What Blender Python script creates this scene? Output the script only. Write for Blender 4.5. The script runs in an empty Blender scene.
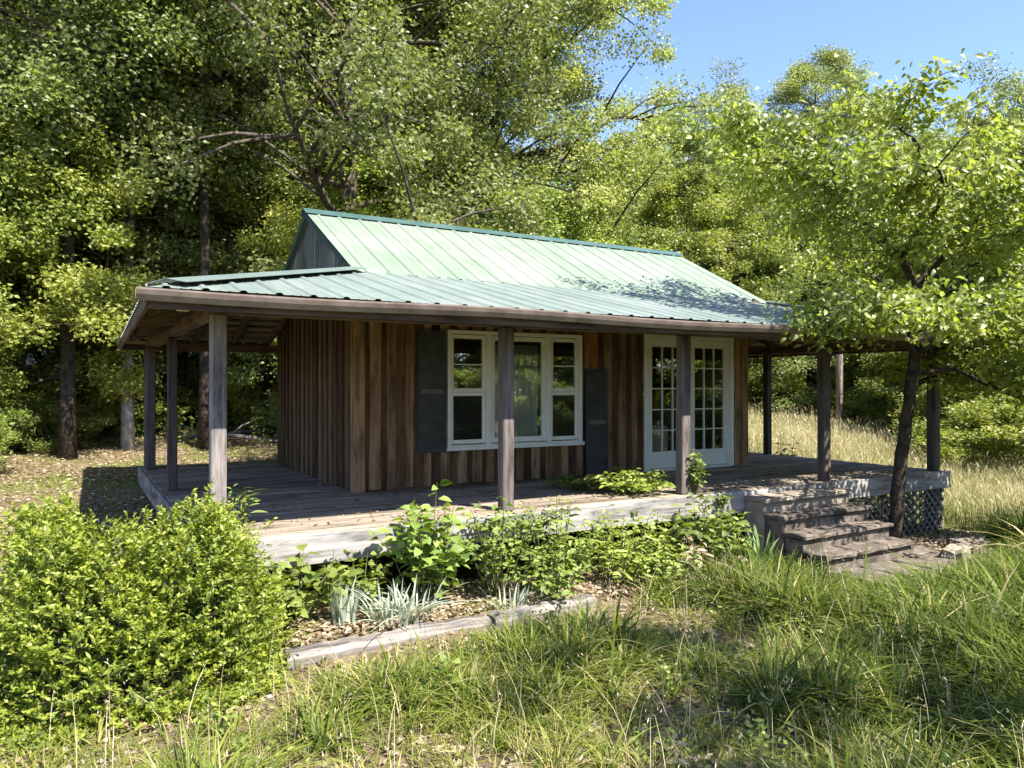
import bpy, bmesh, math, random
import numpy as np
from mathutils import Vector, Matrix

sc = bpy.context.scene
COL = sc.collection
R = math.radians

# ------------------------------------------------------------------ helpers
def nmat(name):
    m = bpy.data.materials.new(name); m.use_nodes = True
    nt = m.node_tree; nt.nodes.clear()
    out = nt.nodes.new('ShaderNodeOutputMaterial')
    return m, nt, out

def N(nt, t, **kw):
    n = nt.nodes.new(t)
    for k, v in kw.items():
        if k in n.inputs: n.inputs[k].default_value = v
        else: setattr(n, k, v)
    return n

def ramp(nt, stops, fac=None):
    r = nt.nodes.new('ShaderNodeValToRGB'); e = r.color_ramp.elements
    while len(e) > 1: e.remove(e[-1])
    e[0].position = stops[0][0]; e[0].color = (*stops[0][1], 1)
    for p, c in stops[1:]:
        k = e.new(p); k.color = (*c, 1)
    if fac is not None: nt.links.new(fac, r.inputs[0])
    return r

def mix(nt, a, b, fac, mode='MIX'):
    m = nt.nodes.new('ShaderNodeMix'); m.data_type = 'RGBA'; m.blend_type = mode
    for s, v in ((6, a), (7, b), (0, fac)):
        if hasattr(v, 'is_linked'): nt.links.new(v, m.inputs[s])
        elif s == 0: m.inputs[0].default_value = v
        else: m.inputs[s].default_value = (*v, 1)
    return m.outputs[2]

def wood(name, dark, light, axis='Z', rough=.8, island=.5, grain=28, tint=None, stain=.55):
    """Weathered timber: grain stretched along one axis, every board its own tone."""
    m, nt, out = nmat(name)
    b = N(nt, 'ShaderNodeBsdfPrincipled', Roughness=rough); b.inputs['Specular IOR Level'].default_value = .25
    tc = N(nt, 'ShaderNodeTexCoord'); geo = N(nt, 'ShaderNodeNewGeometry')
    off = N(nt, 'ShaderNodeVectorMath', operation='MULTIPLY_ADD')
    nt.links.new(geo.outputs['Random Per Island'], off.inputs[0]); off.inputs[1].default_value = (7, 5, 9)
    nt.links.new(tc.outputs['Object'], off.inputs[2])
    mp = N(nt, 'ShaderNodeMapping')
    s = [grain]*3; s['XYZ'.index(axis)] = 1.6; mp.inputs['Scale'].default_value = s
    nt.links.new(off.outputs[0], mp.inputs[0])
    n1 = N(nt, 'ShaderNodeTexNoise', Scale=1.0, Detail=6.0, Roughness=.65); nt.links.new(mp.outputs[0], n1.inputs['Vector'])
    n2 = N(nt, 'ShaderNodeTexNoise', Scale=1.7, Detail=4.0); nt.links.new(off.outputs[0], n2.inputs['Vector'])
    add = N(nt, 'ShaderNodeMath', operation='MULTIPLY_ADD'); nt.links.new(geo.outputs['Random Per Island'], add.inputs[0])
    add.inputs[1].default_value = island; nt.links.new(n1.outputs[0], add.inputs[2])
    ad2 = N(nt, 'ShaderNodeMath', operation='MULTIPLY_ADD'); nt.links.new(n2.outputs[0], ad2.inputs[0]); ad2.inputs[1].default_value = .5
    nt.links.new(add.outputs[0], ad2.inputs[2])
    lo = .52 + island*.15; hi = .98 + island*.72
    rp = ramp(nt, [(0, dark), (1, light)])
    mr = N(nt, 'ShaderNodeMapRange'); mr.inputs['From Min'].default_value = lo; mr.inputs['From Max'].default_value = hi
    nt.links.new(ad2.outputs[0], mr.inputs[0]); nt.links.new(mr.outputs[0], rp.inputs[0])
    col = rp.outputs[0]
    if tint:
        wn = N(nt, 'ShaderNodeTexWhiteNoise', noise_dimensions='1D'); nt.links.new(geo.outputs['Random Per Island'], wn.inputs['W'])
        tm = N(nt, 'ShaderNodeMath', operation='MULTIPLY'); nt.links.new(wn.outputs[0], tm.inputs[0]); tm.inputs[1].default_value = .75
        col = mix(nt, col, tint, tm.outputs[0], 'MULTIPLY')
    ms = N(nt, 'ShaderNodeMapping'); q = [9.]*3; q['XYZ'.index(axis)] = 1.3; ms.inputs['Scale'].default_value = q; nt.links.new(off.outputs[0], ms.inputs[0])
    n4 = N(nt, 'ShaderNodeTexNoise', Scale=1.0, Detail=7.0, Roughness=.72); nt.links.new(ms.outputs[0], n4.inputs['Vector'])
    k = 1-stain; st = ramp(nt, [(.36, (k*.85, k*.82, k*.80)), (.50, (.92, .92, .92)), (.66, (1.18, 1.16, 1.12))], n4.outputs[0])
    col = mix(nt, col, st.outputs[0], 1.0, 'MULTIPLY')
    nt.links.new(col, b.inputs['Base Color'])
    bp = N(nt, 'ShaderNodeBump', Strength=.35, Distance=.006); nt.links.new(n1.outputs[0], bp.inputs['Height']); nt.links.new(bp.outputs[0], b.inputs['Normal'])
    nt.links.new(b.outputs[0], out.inputs[0])
    return m

def noisy(name, c1, c2, scale=6, rough=.7, spec=.3, bump=0., c3=None, sc2=None, detail=5, bscale=None, streak=None):
    m, nt, out = nmat(name)
    b = N(nt, 'ShaderNodeBsdfPrincipled', Roughness=rough); b.inputs['Specular IOR Level'].default_value = spec
    tc = N(nt, 'ShaderNodeTexCoord')
    n1 = N(nt, 'ShaderNodeTexNoise', Scale=scale, Detail=float(detail), Roughness=.6); nt.links.new(tc.outputs['Object'], n1.inputs['Vector'])
    rp = ramp(nt, [(.32, c1), (.68, c2)], n1.outputs[0]); col = rp.outputs[0]
    if c3:
        n2 = N(nt, 'ShaderNodeTexNoise', Scale=sc2 or scale*.3, Detail=4.0); nt.links.new(tc.outputs['Object'], n2.inputs['Vector'])
        r2 = ramp(nt, [(.5, (0, 0, 0)), (.66, (1, 1, 1))], n2.outputs[0])
        col = mix(nt, col, c3, r2.outputs[0])
    if streak:
        mp = N(nt, 'ShaderNodeMapping'); mp.inputs['Scale'].default_value = streak; nt.links.new(tc.outputs['Object'], mp.inputs[0])
        n5 = N(nt, 'ShaderNodeTexNoise', Scale=1.0, Detail=6.0, Roughness=.7); nt.links.new(mp.outputs[0], n5.inputs['Vector'])
        r5 = ramp(nt, [(.34, (.78, .79, .77)), (.52, (.96, .97, .96)), (.70, (1.12, 1.10, 1.08))], n5.outputs[0]); col = mix(nt, col, r5.outputs[0], 1.0, 'MULTIPLY')
    nt.links.new(col, b.inputs['Base Color'])
    if bump:
        n3 = n1
        if bscale:
            n3 = N(nt, 'ShaderNodeTexNoise', Scale=bscale, Detail=5.0); nt.links.new(tc.outputs['Object'], n3.inputs['Vector'])
        bp = N(nt, 'ShaderNodeBump', Strength=bump, Distance=.02); nt.links.new(n3.outputs[0], bp.inputs['Height']); nt.links.new(bp.outputs[0], b.inputs['Normal'])
    nt.links.new(b.outputs[0], out.inputs[0])
    return m

def leafmat(name, stops, trans=.5, gloss=.012, rough=.55, tmul=(1.2, 1.28, .62), objvar=.35):
    """Leaf: per-leaf tone from the 'var' attribute, some light shining through, a waxy sheen."""
    m, nt, out = nmat(name)
    at = N(nt, 'ShaderNodeAttribute', attribute_name='var'); oi = N(nt, 'ShaderNodeObjectInfo')
    rp = ramp(nt, stops, at.outputs['Fac'])
    hs = N(nt, 'ShaderNodeHueSaturation')
    mr = N(nt, 'ShaderNodeMapRange'); mr.inputs['To Min'].default_value = 1-objvar; mr.inputs['To Max'].default_value = 1+objvar*.7
    nt.links.new(oi.outputs['Random'], mr.inputs[0]); nt.links.new(mr.outputs[0], hs.inputs['Value'])
    mh = N(nt, 'ShaderNodeMapRange'); mh.inputs['To Min'].default_value = .5-.028*objvar*2; mh.inputs['To Max'].default_value = .5+.02*objvar*2
    ml = N(nt, 'ShaderNodeMath', operation='FRACT'); mm = N(nt, 'ShaderNodeMath', operation='MULTIPLY'); mm.inputs[1].default_value = 7.3
    nt.links.new(oi.outputs['Random'], mm.inputs[0]); nt.links.new(mm.outputs[0], ml.inputs[0]); nt.links.new(ml.outputs[0], mh.inputs[0])
    nt.links.new(mh.outputs[0], hs.inputs['Hue']); nt.links.new(rp.outputs[0], hs.inputs['Color'])
    d = N(nt, 'ShaderNodeBsdfDiffuse'); t = N(nt, 'ShaderNodeBsdfTranslucent'); g = N(nt, 'ShaderNodeBsdfGlossy', Roughness=rough)
    g.inputs['Color'].default_value = (1, 1, 1, 1)
    nt.links.new(hs.outputs[0], d.inputs[0])
    nt.links.new(mix(nt, hs.outputs[0], tmul, 1.0, 'MULTIPLY'), t.inputs[0])
    m1 = N(nt, 'ShaderNodeMixShader'); m1.inputs[0].default_value = trans
    nt.links.new(d.outputs[0], m1.inputs[1]); nt.links.new(t.outputs[0], m1.inputs[2])
    fr = N(nt, 'ShaderNodeLayerWeight', Blend=.35); fm = N(nt, 'ShaderNodeMath', operation='MULTIPLY_ADD')
    nt.links.new(fr.outputs['Fresnel'], fm.inputs[0]); fm.inputs[1].default_value = .045; fm.inputs[2].default_value = gloss
    m2 = N(nt, 'ShaderNodeMixShader'); nt.links.new(fm.outputs[0], m2.inputs[0])
    nt.links.new(m1.outputs[0], m2.inputs[1]); nt.links.new(g.outputs[0], m2.inputs[2])
    nt.links.new(m2.outputs[0], out.inputs[0])
    return m

def np_mesh(name, verts, groups, mat, var=None, smooth=False):
    """groups: list of int arrays (n,k). var: per-face floats in the same order."""
    me = bpy.data.meshes.new(name)
    verts = np.asarray(verts, np.float32)
    me.vertices.add(len(verts)); me.vertices.foreach_set('co', verts.ravel())
    groups = [np.asarray(g, np.int32) for g in groups if len(g)]
    loops = np.concatenate([g.ravel() for g in groups]); tot = np.concatenate([np.full(len(g), g.shape[1], np.int32) for g in groups])
    start = np.concatenate([[0], np.cumsum(tot)[:-1]]).astype(np.int32)
    me.loops.add(len(loops)); me.loops.foreach_set('vertex_index', loops)
    me.polygons.add(len(tot)); me.polygons.foreach_set('loop_start', start)
    if smooth: me.polygons.foreach_set('use_smooth', np.ones(len(tot), bool))
    if var is not None:
        a = me.attributes.new('var', 'FLOAT', 'FACE'); a.data.foreach_set('value', np.asarray(var, np.float32))
    me.update(calc_edges=True)
    me.materials.append(mat)
    return me

class MB:
    def __init__(s): s.v = []; s.f = []
    def hexa(s, p):
        o = len(s.v); s.v += [tuple(q) for q in p]
        for f in ((0,3,2,1),(4,5,6,7),(0,1,5,4),(1,2,6,5),(2,3,7,6),(3,0,4,7)): s.f.append(tuple(o+i for i in f))
        return s
    def box(s, x0, x1, y0, y1, z0, z1):
        return s.hexa([(x0,y0,z0),(x1,y0,z0),(x1,y1,z0),(x0,y1,z0),(x0,y0,z1),(x1,y0,z1),(x1,y1,z1),(x0,y1,z1)])
    def obox(s, M, sx, sy, sz):
        p = [M @ Vector((a*sx/2, b*sy/2, c*sz/2)) for c in (-1,1) for a, b in ((-1,-1),(1,-1),(1,1),(-1,1))]
        return s.hexa(p)
    def beam(s, a, b, w, h, up=(0,0,1)):
        a = Vector(a); b = Vector(b); d = (b-a).normalized(); u = Vector(up); side = d.cross(u).normalized(); u = side.cross(d).normalized()
        A = [a-side*w/2-u*h/2, a+side*w/2-u*h/2, a+side*w/2+u*h/2, a-side*w/2+u*h/2]
        B = [q+(b-a) for q in A]
        return s.hexa([A[0],A[1],B[1],B[0],A[3],A[2],B[2],B[3]])
    def tube(s, pts, rad, n=8, cap=True):
        o = len(s.v); pts = [Vector(p) for p in pts]; k = len(pts)
        ref = Vector((.31, .95, .05))
        for i, p in enumerate(pts):
            d = (pts[min(i+1,k-1)]-pts[max(i-1,0)]).normalized()
            a = d.cross(ref)
            if a.length < .1: a = d.cross(Vector((1,0,0)))
            a.normalize(); b = d.cross(a)
            for j in range(n):
                t = 2*math.pi*j/n; s.v.append(tuple(p + (a*math.cos(t)+b*math.sin(t))*rad[i]))
        for i in range(k-1):
            for j in range(n):
                s.f.append((o+i*n+j, o+i*n+(j+1)%n, o+(i+1)*n+(j+1)%n, o+(i+1)*n+j))
        if cap:
            s.f.append(tuple(o+j for j in reversed(range(n)))); s.f.append(tuple(o+(k-1)*n+j for j in range(n)))
        return s
    def face(s, pts):
        o = len(s.v); s.v += [tuple(p) for p in pts]; s.f.append(tuple(range(o, o+len(pts)))); return s
    def mesh(s, name, mat, bevel=0, smooth=False, rough=0, seed=0, fixn=False):
        me = bpy.data.meshes.new(name); me.from_pydata(s.v, [], s.f)
        if bevel or rough or fixn:
            bm = bmesh.new(); bm.from_mesh(me)
            bmesh.ops.recalc_face_normals(bm, faces=bm.faces)
            if bevel: bmesh.ops.bevel(bm, geom=bm.edges[:], offset=bevel, segments=1, affect='EDGES', clamp_overlap=True)
            if rough:
                rr = random.Random(seed)
                bmesh.ops.subdivide_edges(bm, edges=bm.edges[:], cuts=2, use_grid_fill=True)
                for v in bm.verts: v.co += Vector((rr.uniform(-1,1), rr.uniform(-1,1), rr.uniform(-1,1)))*rough
            bm.to_mesh(me); bm.free()
        if smooth: me.polygons.foreach_set('use_smooth', [True]*len(me.polygons))
        me.materials.append(mat); me.update()
        return me
    def build(s, name, mat, parent=None, **kw): return link(name, s.mesh(name, mat, **kw), parent)

ORIG = {}
def link(name, me, parent=None, loc=None):
    o = bpy.data.objects.new(name, me); COL.objects.link(o)
    if parent is not None:
        o.parent = parent; root = parent
        base = ORIG.get(parent.name, Vector((0,0,0)))
        if parent.parent is None: o.matrix_parent_inverse = Matrix.Translation(-base)
        # geometry of parts is written in scene coordinates, so sub-parts need no offset
    if loc is not None: o.location = loc
    return o

def tag(o, label=None, cat=None, group=None, kind=None):
    if label: o['label'] = label
    if cat: o['category'] = cat
    if group: o['group'] = group
    if kind: o['kind'] = kind
    return o

def thing(name, loc, label, cat, group=None):
    o = bpy.data.objects.new(name, None); COL.objects.link(o); o.location = loc; o.empty_display_size = .2
    ORIG[o.name] = Vector(loc)
    return tag(o, label, cat, group)

def local(me, loc):
    me.transform(Matrix.Translation(-Vector(loc))); return me

def copy_tree(o, parent=None):
    c = o.copy(); COL.objects.link(c)
    if parent is not None: c.parent = parent
    for ch in list(o.children): copy_tree(ch, c)
    return c

def sstep(a, b, x): 
    t = np.clip((x-a)/(b-a), 0, 1); return t*t*(3-2*t)

def ground_z(x, y):
    x = np.asarray(x, float); y = np.asarray(y, float)
    g = -.72 - .018*np.clip(x, -6, 20) - .03*np.clip(x-13, 0, 40)*sstep(8, 0, y)
    sl = .079 + .033*sstep(3, 9, x)
    yy = np.clip(y-1, 0, None)
    g = g + sl*np.where(yy < 14, yy, 14 + (yy-14)*.35)
    g = g + .10*np.clip(-x-1.5, 0, 20)*sstep(0, 8, y)*.4
    g = g + .03*np.sin(x*1.3+.4)*np.sin(y*1.1+1) + .02*np.sin(x*3.1+y*2.3)
    g = g + .13*np.clip(y-24, 0, 70) + .05*np.clip(-x-12, 0, 60)
    bed = sstep(.2, .45, x)*sstep(6.0, 5.6, x)*sstep(-1.12, -1.0, y)*sstep(.4, 0, y)
    return g + .07*bed
# ------------------------------------------------------------------ world, sun, camera
SUN = Vector((.28, -1.0, 1.36)).normalized()
elev = math.asin(SUN.z); rot = math.atan2(SUN.x, SUN.y)
w = bpy.data.worlds.new('World'); sc.world = w; w.use_nodes = True
nt = w.node_tree; nt.nodes.clear()
sky = nt.nodes.new('ShaderNodeTexSky'); sky.sky_type = 'NISHITA'; sky.sun_disc = False
sky.sun_elevation = elev; sky.sun_rotation = rot; sky.altitude = 900; sky.air_density = .95; sky.dust_density = .6; sky.ozone_density = 5.0
bg = nt.nodes.new('ShaderNodeBackground'); bg.inputs[1].default_value = .14
wo = nt.nodes.new('ShaderNodeOutputWorld'); nt.links.new(mix(nt, sky.outputs[0], (1.03, .945, 1.02), 1.0, 'MULTIPLY'), bg.inputs[0]); nt.links.new(bg.outputs[0], wo.inputs[0])
sl = bpy.data.lights.new('sun', 'SUN'); sl.energy = 5.0; sl.angle = R(.55); sl.color = (1, .95, .86)
so = bpy.data.objects.new('sun', sl); COL.objects.link(so); so.rotation_euler = SUN.to_track_quat('Z', 'Y').to_euler(); so.location = (5, -10, 25)
cd = bpy.data.cameras.new('camera'); cd.sensor_width = 36; cd.lens = 754.33/1024*36; cd.clip_end = 1000; cd.clip_start = .05
cam = bpy.data.objects.new('camera', cd); COL.objects.link(cam)
cam.location = (-1.047, -6.733, 1.269); cam.rotation_euler = (R(90.245), 0, R(-30.14)); sc.camera = cam
sc.view_settings.view_transform = 'Standard'; sc.view_settings.look = 'None'; sc.view_settings.gamma = 1; sc.view_settings.exposure = 1.55
sc.render.engine = 'CYCLES'
cy = sc.cycles
cy.max_bounces = 12; cy.diffuse_bounces = 9; cy.glossy_bounces = 3; cy.transmission_bounces = 8; cy.transparent_max_bounces = 8
cy.caustics_reflective = False; cy.caustics_refractive = False
cy.use_denoising = True; cy.denoiser = 'OPENIMAGEDENOISE'; cy.denoising_input_passes = 'RGB_ALBEDO_NORMAL'; cy.denoising_prefilter = 'ACCURATE'

# ------------------------------------------------------------------ materials
M = {}
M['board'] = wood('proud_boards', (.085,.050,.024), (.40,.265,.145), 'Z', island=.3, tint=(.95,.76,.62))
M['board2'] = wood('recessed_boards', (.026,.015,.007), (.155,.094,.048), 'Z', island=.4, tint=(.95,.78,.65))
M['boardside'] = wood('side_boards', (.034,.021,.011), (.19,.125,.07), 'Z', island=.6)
M['gable'] = wood('grey_gable_boards', (.055,.055,.045), (.20,.20,.17), 'Z', island=.5)
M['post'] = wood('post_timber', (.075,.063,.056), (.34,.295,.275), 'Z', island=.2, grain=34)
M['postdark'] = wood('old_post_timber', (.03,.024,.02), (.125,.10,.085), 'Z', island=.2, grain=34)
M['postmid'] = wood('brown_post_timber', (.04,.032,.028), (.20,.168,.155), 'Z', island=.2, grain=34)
M['rake'] = noisy('dark_rake_metal', (.022,.045,.045), (.04,.07,.068), 3, .5, .4)
M['beam'] = wood('beam_timber', (.05,.034,.024), (.17,.118,.082), 'X', island=.2)
M['beamy'] = wood('side_beam_timber', (.05,.034,.024), (.17,.118,.082), 'Y', island=.2)
M['deck'] = wood('deck_boards', (.14,.112,.082), (.42,.345,.27), 'X', island=.55, grain=40)
M['rim'] = wood('rim_board', (.12,.11,.10), (.43,.405,.39), 'X', island=.2, grain=26, stain=.6)
M['rimy'] = wood('side_rim_board', (.10,.09,.08), (.33,.30,.28), 'Y', island=.2, grain=22)
M['ceiling'] = wood('porch_sheathing', (.14,.10,.07), (.40,.31,.23), 'X', island=.5)
M['lattice'] = wood('lattice_strips', (.10,.09,.08), (.30,.27,.24), 'Z', island=.5)
M['timber'] = wood('landscape_timber', (.05,.043,.037), (.36,.32,.29), 'X', island=.1, grain=26, stain=.75)
M['patch'] = wood('fresh_siding', (.20,.085,.025), (.42,.20,.07), 'Z', island=.1)
M['pole'] = wood('pole_wood', (.20,.14,.11), (.44,.33,.27), 'Z', island=.1)
M['bark'] = noisy('grey_brown_bark', (.035,.028,.020), (.15,.125,.095), 9, .9, .1, .8, bscale=22)
M['barkpale'] = noisy('pale_bark', (.14,.13,.11), (.42,.40,.36), 7, .9, .1, .5)
M['barkdark'] = noisy('dark_bark', (.02,.016,.012), (.085,.068,.050), 9, .9, .1, .8, bscale=22)
M['deadwood'] = noisy('dead_wood', (.10,.085,.07), (.36,.32,.28), 8, .9, .1, .5)
M['stem'] = noisy('green_stems', (.05,.07,.02), (.14,.13,.05), 20, .7)
M['twig'] = noisy('brown_twigs', (.04,.028,.018), (.13,.10,.07), 20, .9)
M['roof'] = noisy('faded_green_metal', (.185,.235,.17), (.22,.265,.205), 2.2, .45, .4, c3=(.255,.288,.235), sc2=.8, streak=(7, .7, .7))
M['proof'] = noisy('sky_tinted_porch_metal', (.178,.218,.196), (.212,.252,.228), 2.2, .42, .45, c3=(.24,.272,.25), sc2=.9, streak=(7, .7, .7))  # bluer than the main roof: sky reflection put into the base colour
M['cap'] = noisy('dark_green_ridge_metal', (.04,.085,.078), (.07,.125,.115), 3, .4, .5)
M['capl'] = noisy('pale_green_hip_metal', (.12,.165,.145), (.155,.20,.18), 3, .4, .5)
M['gutter'] = noisy('brown_gutter_paint', (.13,.095,.078), (.24,.19,.16), 5, .32, .5)
M['shutter'] = noisy('dark_shutter_paint', (.030,.034,.031), (.055,.060,.055), 7, .6, .3)
M['midrail'] = noisy('worn_shutter_rail', (.085,.09,.082), (.13,.135,.125), 7, .6, .3)
M['white'] = noisy('white_window_paint', (.70,.69,.60), (.80,.79,.71), 6, .45, .4)
M['lamp'] = noisy('white_lamp_plastic', (.6,.58,.5), (.7,.68,.6), 6, .5)
M['brass'] = noisy('door_hardware', (.05,.045,.03), (.12,.10,.07), 6, .3)
M['curtain'] = noisy('pale_cloth', (.74,.78,.72), (.84,.87,.82), 5, .9)
M['inside'] = noisy('dim_interior', (.12,.115,.095), (.17,.16,.135), 3, .9)
M['stone'] = noisy('old_masonry', (.09,.073,.06), (.23,.19,.155), 11, .9, .15, .8, c3=(.075,.065,.05), sc2=3.5, bscale=35)
M['stonelit'] = noisy('sunlit_pale_masonry', (.22,.18,.14), (.33,.28,.225), 6, .9, .15, .35, bscale=40)  # lighter copy for the top step, sunlight on it put into the colour
M['ground'] = None
def groundmat():
    m, nt, out = nmat('soil_and_litter')
    b = N(nt, 'ShaderNodeBsdfPrincipled', Roughness=.95); b.inputs['Specular IOR Level'].default_value = .1
    tc = N(nt, 'ShaderNodeTexCoord')
    n1 = N(nt, 'ShaderNodeTexNoise', Scale=14., Detail=8., Roughness=.7); nt.links.new(tc.outputs['Object'], n1.inputs['Vector'])
    c = ramp(nt, [(.30, (.045,.030,.018)), (.5, (.15,.11,.07)), (.70, (.33,.25,.165))], n1.outputs[0]).outputs[0]
    n2 = N(nt, 'ShaderNodeTexNoise', Scale=.55, Detail=5.); nt.links.new(tc.outputs['Object'], n2.inputs['Vector'])
    n3 = N(nt, 'ShaderNodeTexNoise', Scale=30., Detail=6.); nt.links.new(tc.outputs['Object'], n3.inputs['Vector'])
    gr = ramp(nt, [(.3, (.045,.06,.012)), (.7, (.17,.18,.05))], n3.outputs[0]).outputs[0]
    f = ramp(nt, [(.46, (0,0,0)), (.60, (1,1,1))], n2.outputs[0]).outputs[0]
    nt.links.new(mix(nt, c, gr, f), b.inputs['Base Color'])
    bp = N(nt, 'ShaderNodeBump', Strength=.8, Distance=.03); nt.links.new(n1.outputs[0], bp.inputs['Height']); nt.links.new(bp.outputs[0], b.inputs['Normal'])
    nt.links.new(b.outputs[0], out.inputs[0]); return m
M['ground'] = groundmat()
def glassmat():
    m, nt, out = nmat('window_glass')
    t = N(nt, 'ShaderNodeBsdfTransparent'); t.inputs[0].default_value = (.84,.88,.84,1)
    g = N(nt, 'ShaderNodeBsdfGlossy', Roughness=.015); g.inputs[0].default_value = (1,1,1,1)
    tc = N(nt, 'ShaderNodeTexCoord'); nz = N(nt, 'ShaderNodeTexNoise', Scale=2.5, Detail=1.); nt.links.new(tc.outputs['Object'], nz.inputs['Vector'])
    bp = N(nt, 'ShaderNodeBump', Strength=.04, Distance=.02); nt.links.new(nz.outputs[0], bp.inputs['Height']); nt.links.new(bp.outputs[0], g.inputs['Normal'])
    fr = N(nt, 'ShaderNodeFresnel', IOR=1.52); ma = N(nt, 'ShaderNodeMath', operation='MULTIPLY_ADD'); nt.links.new(fr.outputs[0], ma.inputs[0]); ma.inputs[1].default_value = 2.2; ma.inputs[2].default_value = .18
    ms = N(nt, 'ShaderNodeMixShader'); nt.links.new(ma.outputs[0], ms.inputs[0]); nt.links.new(t.outputs[0], ms.inputs[1]); nt.links.new(g.outputs[0], ms.inputs[2])
    nt.links.new(ms.outputs[0], out.inputs[0]); return m
M['glass'] = glassmat()
def screenmat():
    m, nt, out = nmat('insect_screen_mesh'); t = N(nt, 'ShaderNodeBsdfTransparent'); d = N(nt, 'ShaderNodeBsdfDiffuse'); d.inputs[0].default_value = (.035, .037, .035, 1)
    ms = N(nt, 'ShaderNodeMixShader'); ms.inputs[0].default_value = .5; nt.links.new(t.outputs[0], ms.inputs[1]); nt.links.new(d.outputs[0], ms.inputs[2]); nt.links.new(ms.outputs[0], out.inputs[0]); return m
M['screen'] = screenmat()
L = {}
L['oak'] = leafmat('oak_leaves', [(0,(.135,.165,.045)),(.5,(.27,.315,.095)),(1,(.41,.43,.18))])
L['slim'] = leafmat('hickory_leaves', [(0,(.135,.175,.04)),(.5,(.28,.335,.09)),(1,(.42,.45,.165))])
L['under'] = leafmat('understory_leaves', [(0,(.115,.16,.025)),(.5,(.265,.325,.06)),(1,(.40,.43,.11))], trans=.52)
L['dark'] = leafmat('dark_leaves', [(0,(.12,.15,.045)),(.5,(.24,.28,.085)),(1,(.35,.375,.14))])
L['dogwood'] = leafmat('dogwood_leaves', [(0,(.10,.135,.020)),(.5,(.232,.28,.048)),(1,(.385,.415,.115))], trans=.56, objvar=0)
L['shrub'] = leafmat('shrub_leaves', [(0,(.06,.095,.009)),(.45,(.185,.245,.018)),(1,(.37,.41,.04))], trans=.42, gloss=.03, objvar=0)
L['plant'] = leafmat('garden_plant_leaves', [(0,(.09,.14,.02)),(.5,(.20,.275,.04)),(1,(.32,.385,.075))], trans=.45, objvar=.2)
L['iris'] = leafmat('iris_blades', [(0,(.24,.29,.22)),(1,(.48,.52,.42))], trans=.3, objvar=.1)
L['yucca'] = leafmat('broad_blades', [(0,(.12,.18,.07)),(1,(.27,.36,.16))], trans=.3, objvar=.1)
L['deadleaf'] = leafmat('dried_leaves', [(0,(.17,.11,.06)),(.6,(.38,.29,.19)),(1,(.52,.43,.32))], trans=.25, gloss=.01, objvar=.1, tmul=(1,.8,.6))
L['grass'] = leafmat('grass_blades', [(0,(.055,.088,.010)),(.35,(.155,.205,.026)),(.6,(.27,.30,.052)),(.78,(.38,.345,.11)),(1,(.54,.44,.25))], trans=.46, gloss=.01, objvar=0, tmul=(1.15,1.2,.7))
L['field'] = leafmat('field_grass_blades', [(0,(.15,.19,.045)),(.35,(.32,.33,.12)),(.7,(.52,.45,.26)),(1,(.64,.54,.38))], trans=.38, gloss=.02, objvar=0, tmul=(1.1,1.1,.8))
# ------------------------------------------------------------------ terrain
def terrain():
    xs = np.unique(np.concatenate([np.linspace(-260, -14, 22), np.arange(-14, 30, .28), np.linspace(30, 300, 26)]))
    ys = np.unique(np.concatenate([np.linspace(-200, -12, 16), np.arange(-12, 24, .28), np.linspace(24, 320, 28)]))
    X, Y = np.meshgrid(xs, ys); rg = np.random.default_rng(3)
    Zz = ground_z(X, Y) + rg.normal(0, .012, X.shape)
    V = np.stack([X, Y, Zz], -1).reshape(-1, 3); nx = len(xs); ny = len(ys)
    i, j = np.meshgrid(np.arange(nx-1), np.arange(ny-1)); a = (j*nx+i).ravel()
    me = np_mesh('ground', V, [np.stack([a, a+1, a+nx+1, a+nx], 1)], M['ground'], smooth=True)
    tag(link('ground', me), kind='structure')
terrain()

# ------------------------------------------------------------------ the cabin
YW, YB = 2.07, 6.10
XL, XR = 1.89, 8.49
DX0, DX1, WX0, WX1, WZ0, WZ1, DZ1 = 6.335, 8.19, 3.09, 5.195, .473, 2.008, 2.07
cabin = thing('cabin', (5.15, 3.4, -.7), 'small brown board cabin with green metal roof and wraparound porch', 'cabin')
rnd = random.Random(11)

def wavy(mb, axis, c0, c1, d0, d1, z0, z1):
    """one rough sawn board: slightly wandering edges, still one closed piece"""
    n = max(1, int((z1-z0)/.28)); rows = []
    for i in range(n+1):
        z = z0+(z1-z0)*i/n; a = c0+rnd.uniform(-.007, .007); b = c1+rnd.uniform(-.007, .007); t = rnd.uniform(-.0025, .0025)
        dd0, dd1 = (d0+t, d1) if abs(d0) > 0 else (d0, d1)
        o = len(mb.v)
        q = [(a, d0+t), (b, d0+t), (b, d1), (a, d1)]
        mb.v += [((u, w, z) if axis == 'x' else (w, u, z)) for u, w in q]; rows.append(o)
    for p, q in zip(rows[:-1], rows[1:]):
        for k in range(4): mb.f.append((p+k, p+(k+1) % 4, q+(k+1) % 4, q+k))
    mb.f.append(tuple(rows[0]+k for k in (3, 2, 1, 0))); mb.f.append(tuple(rows[-1]+k for k in range(4)))
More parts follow.
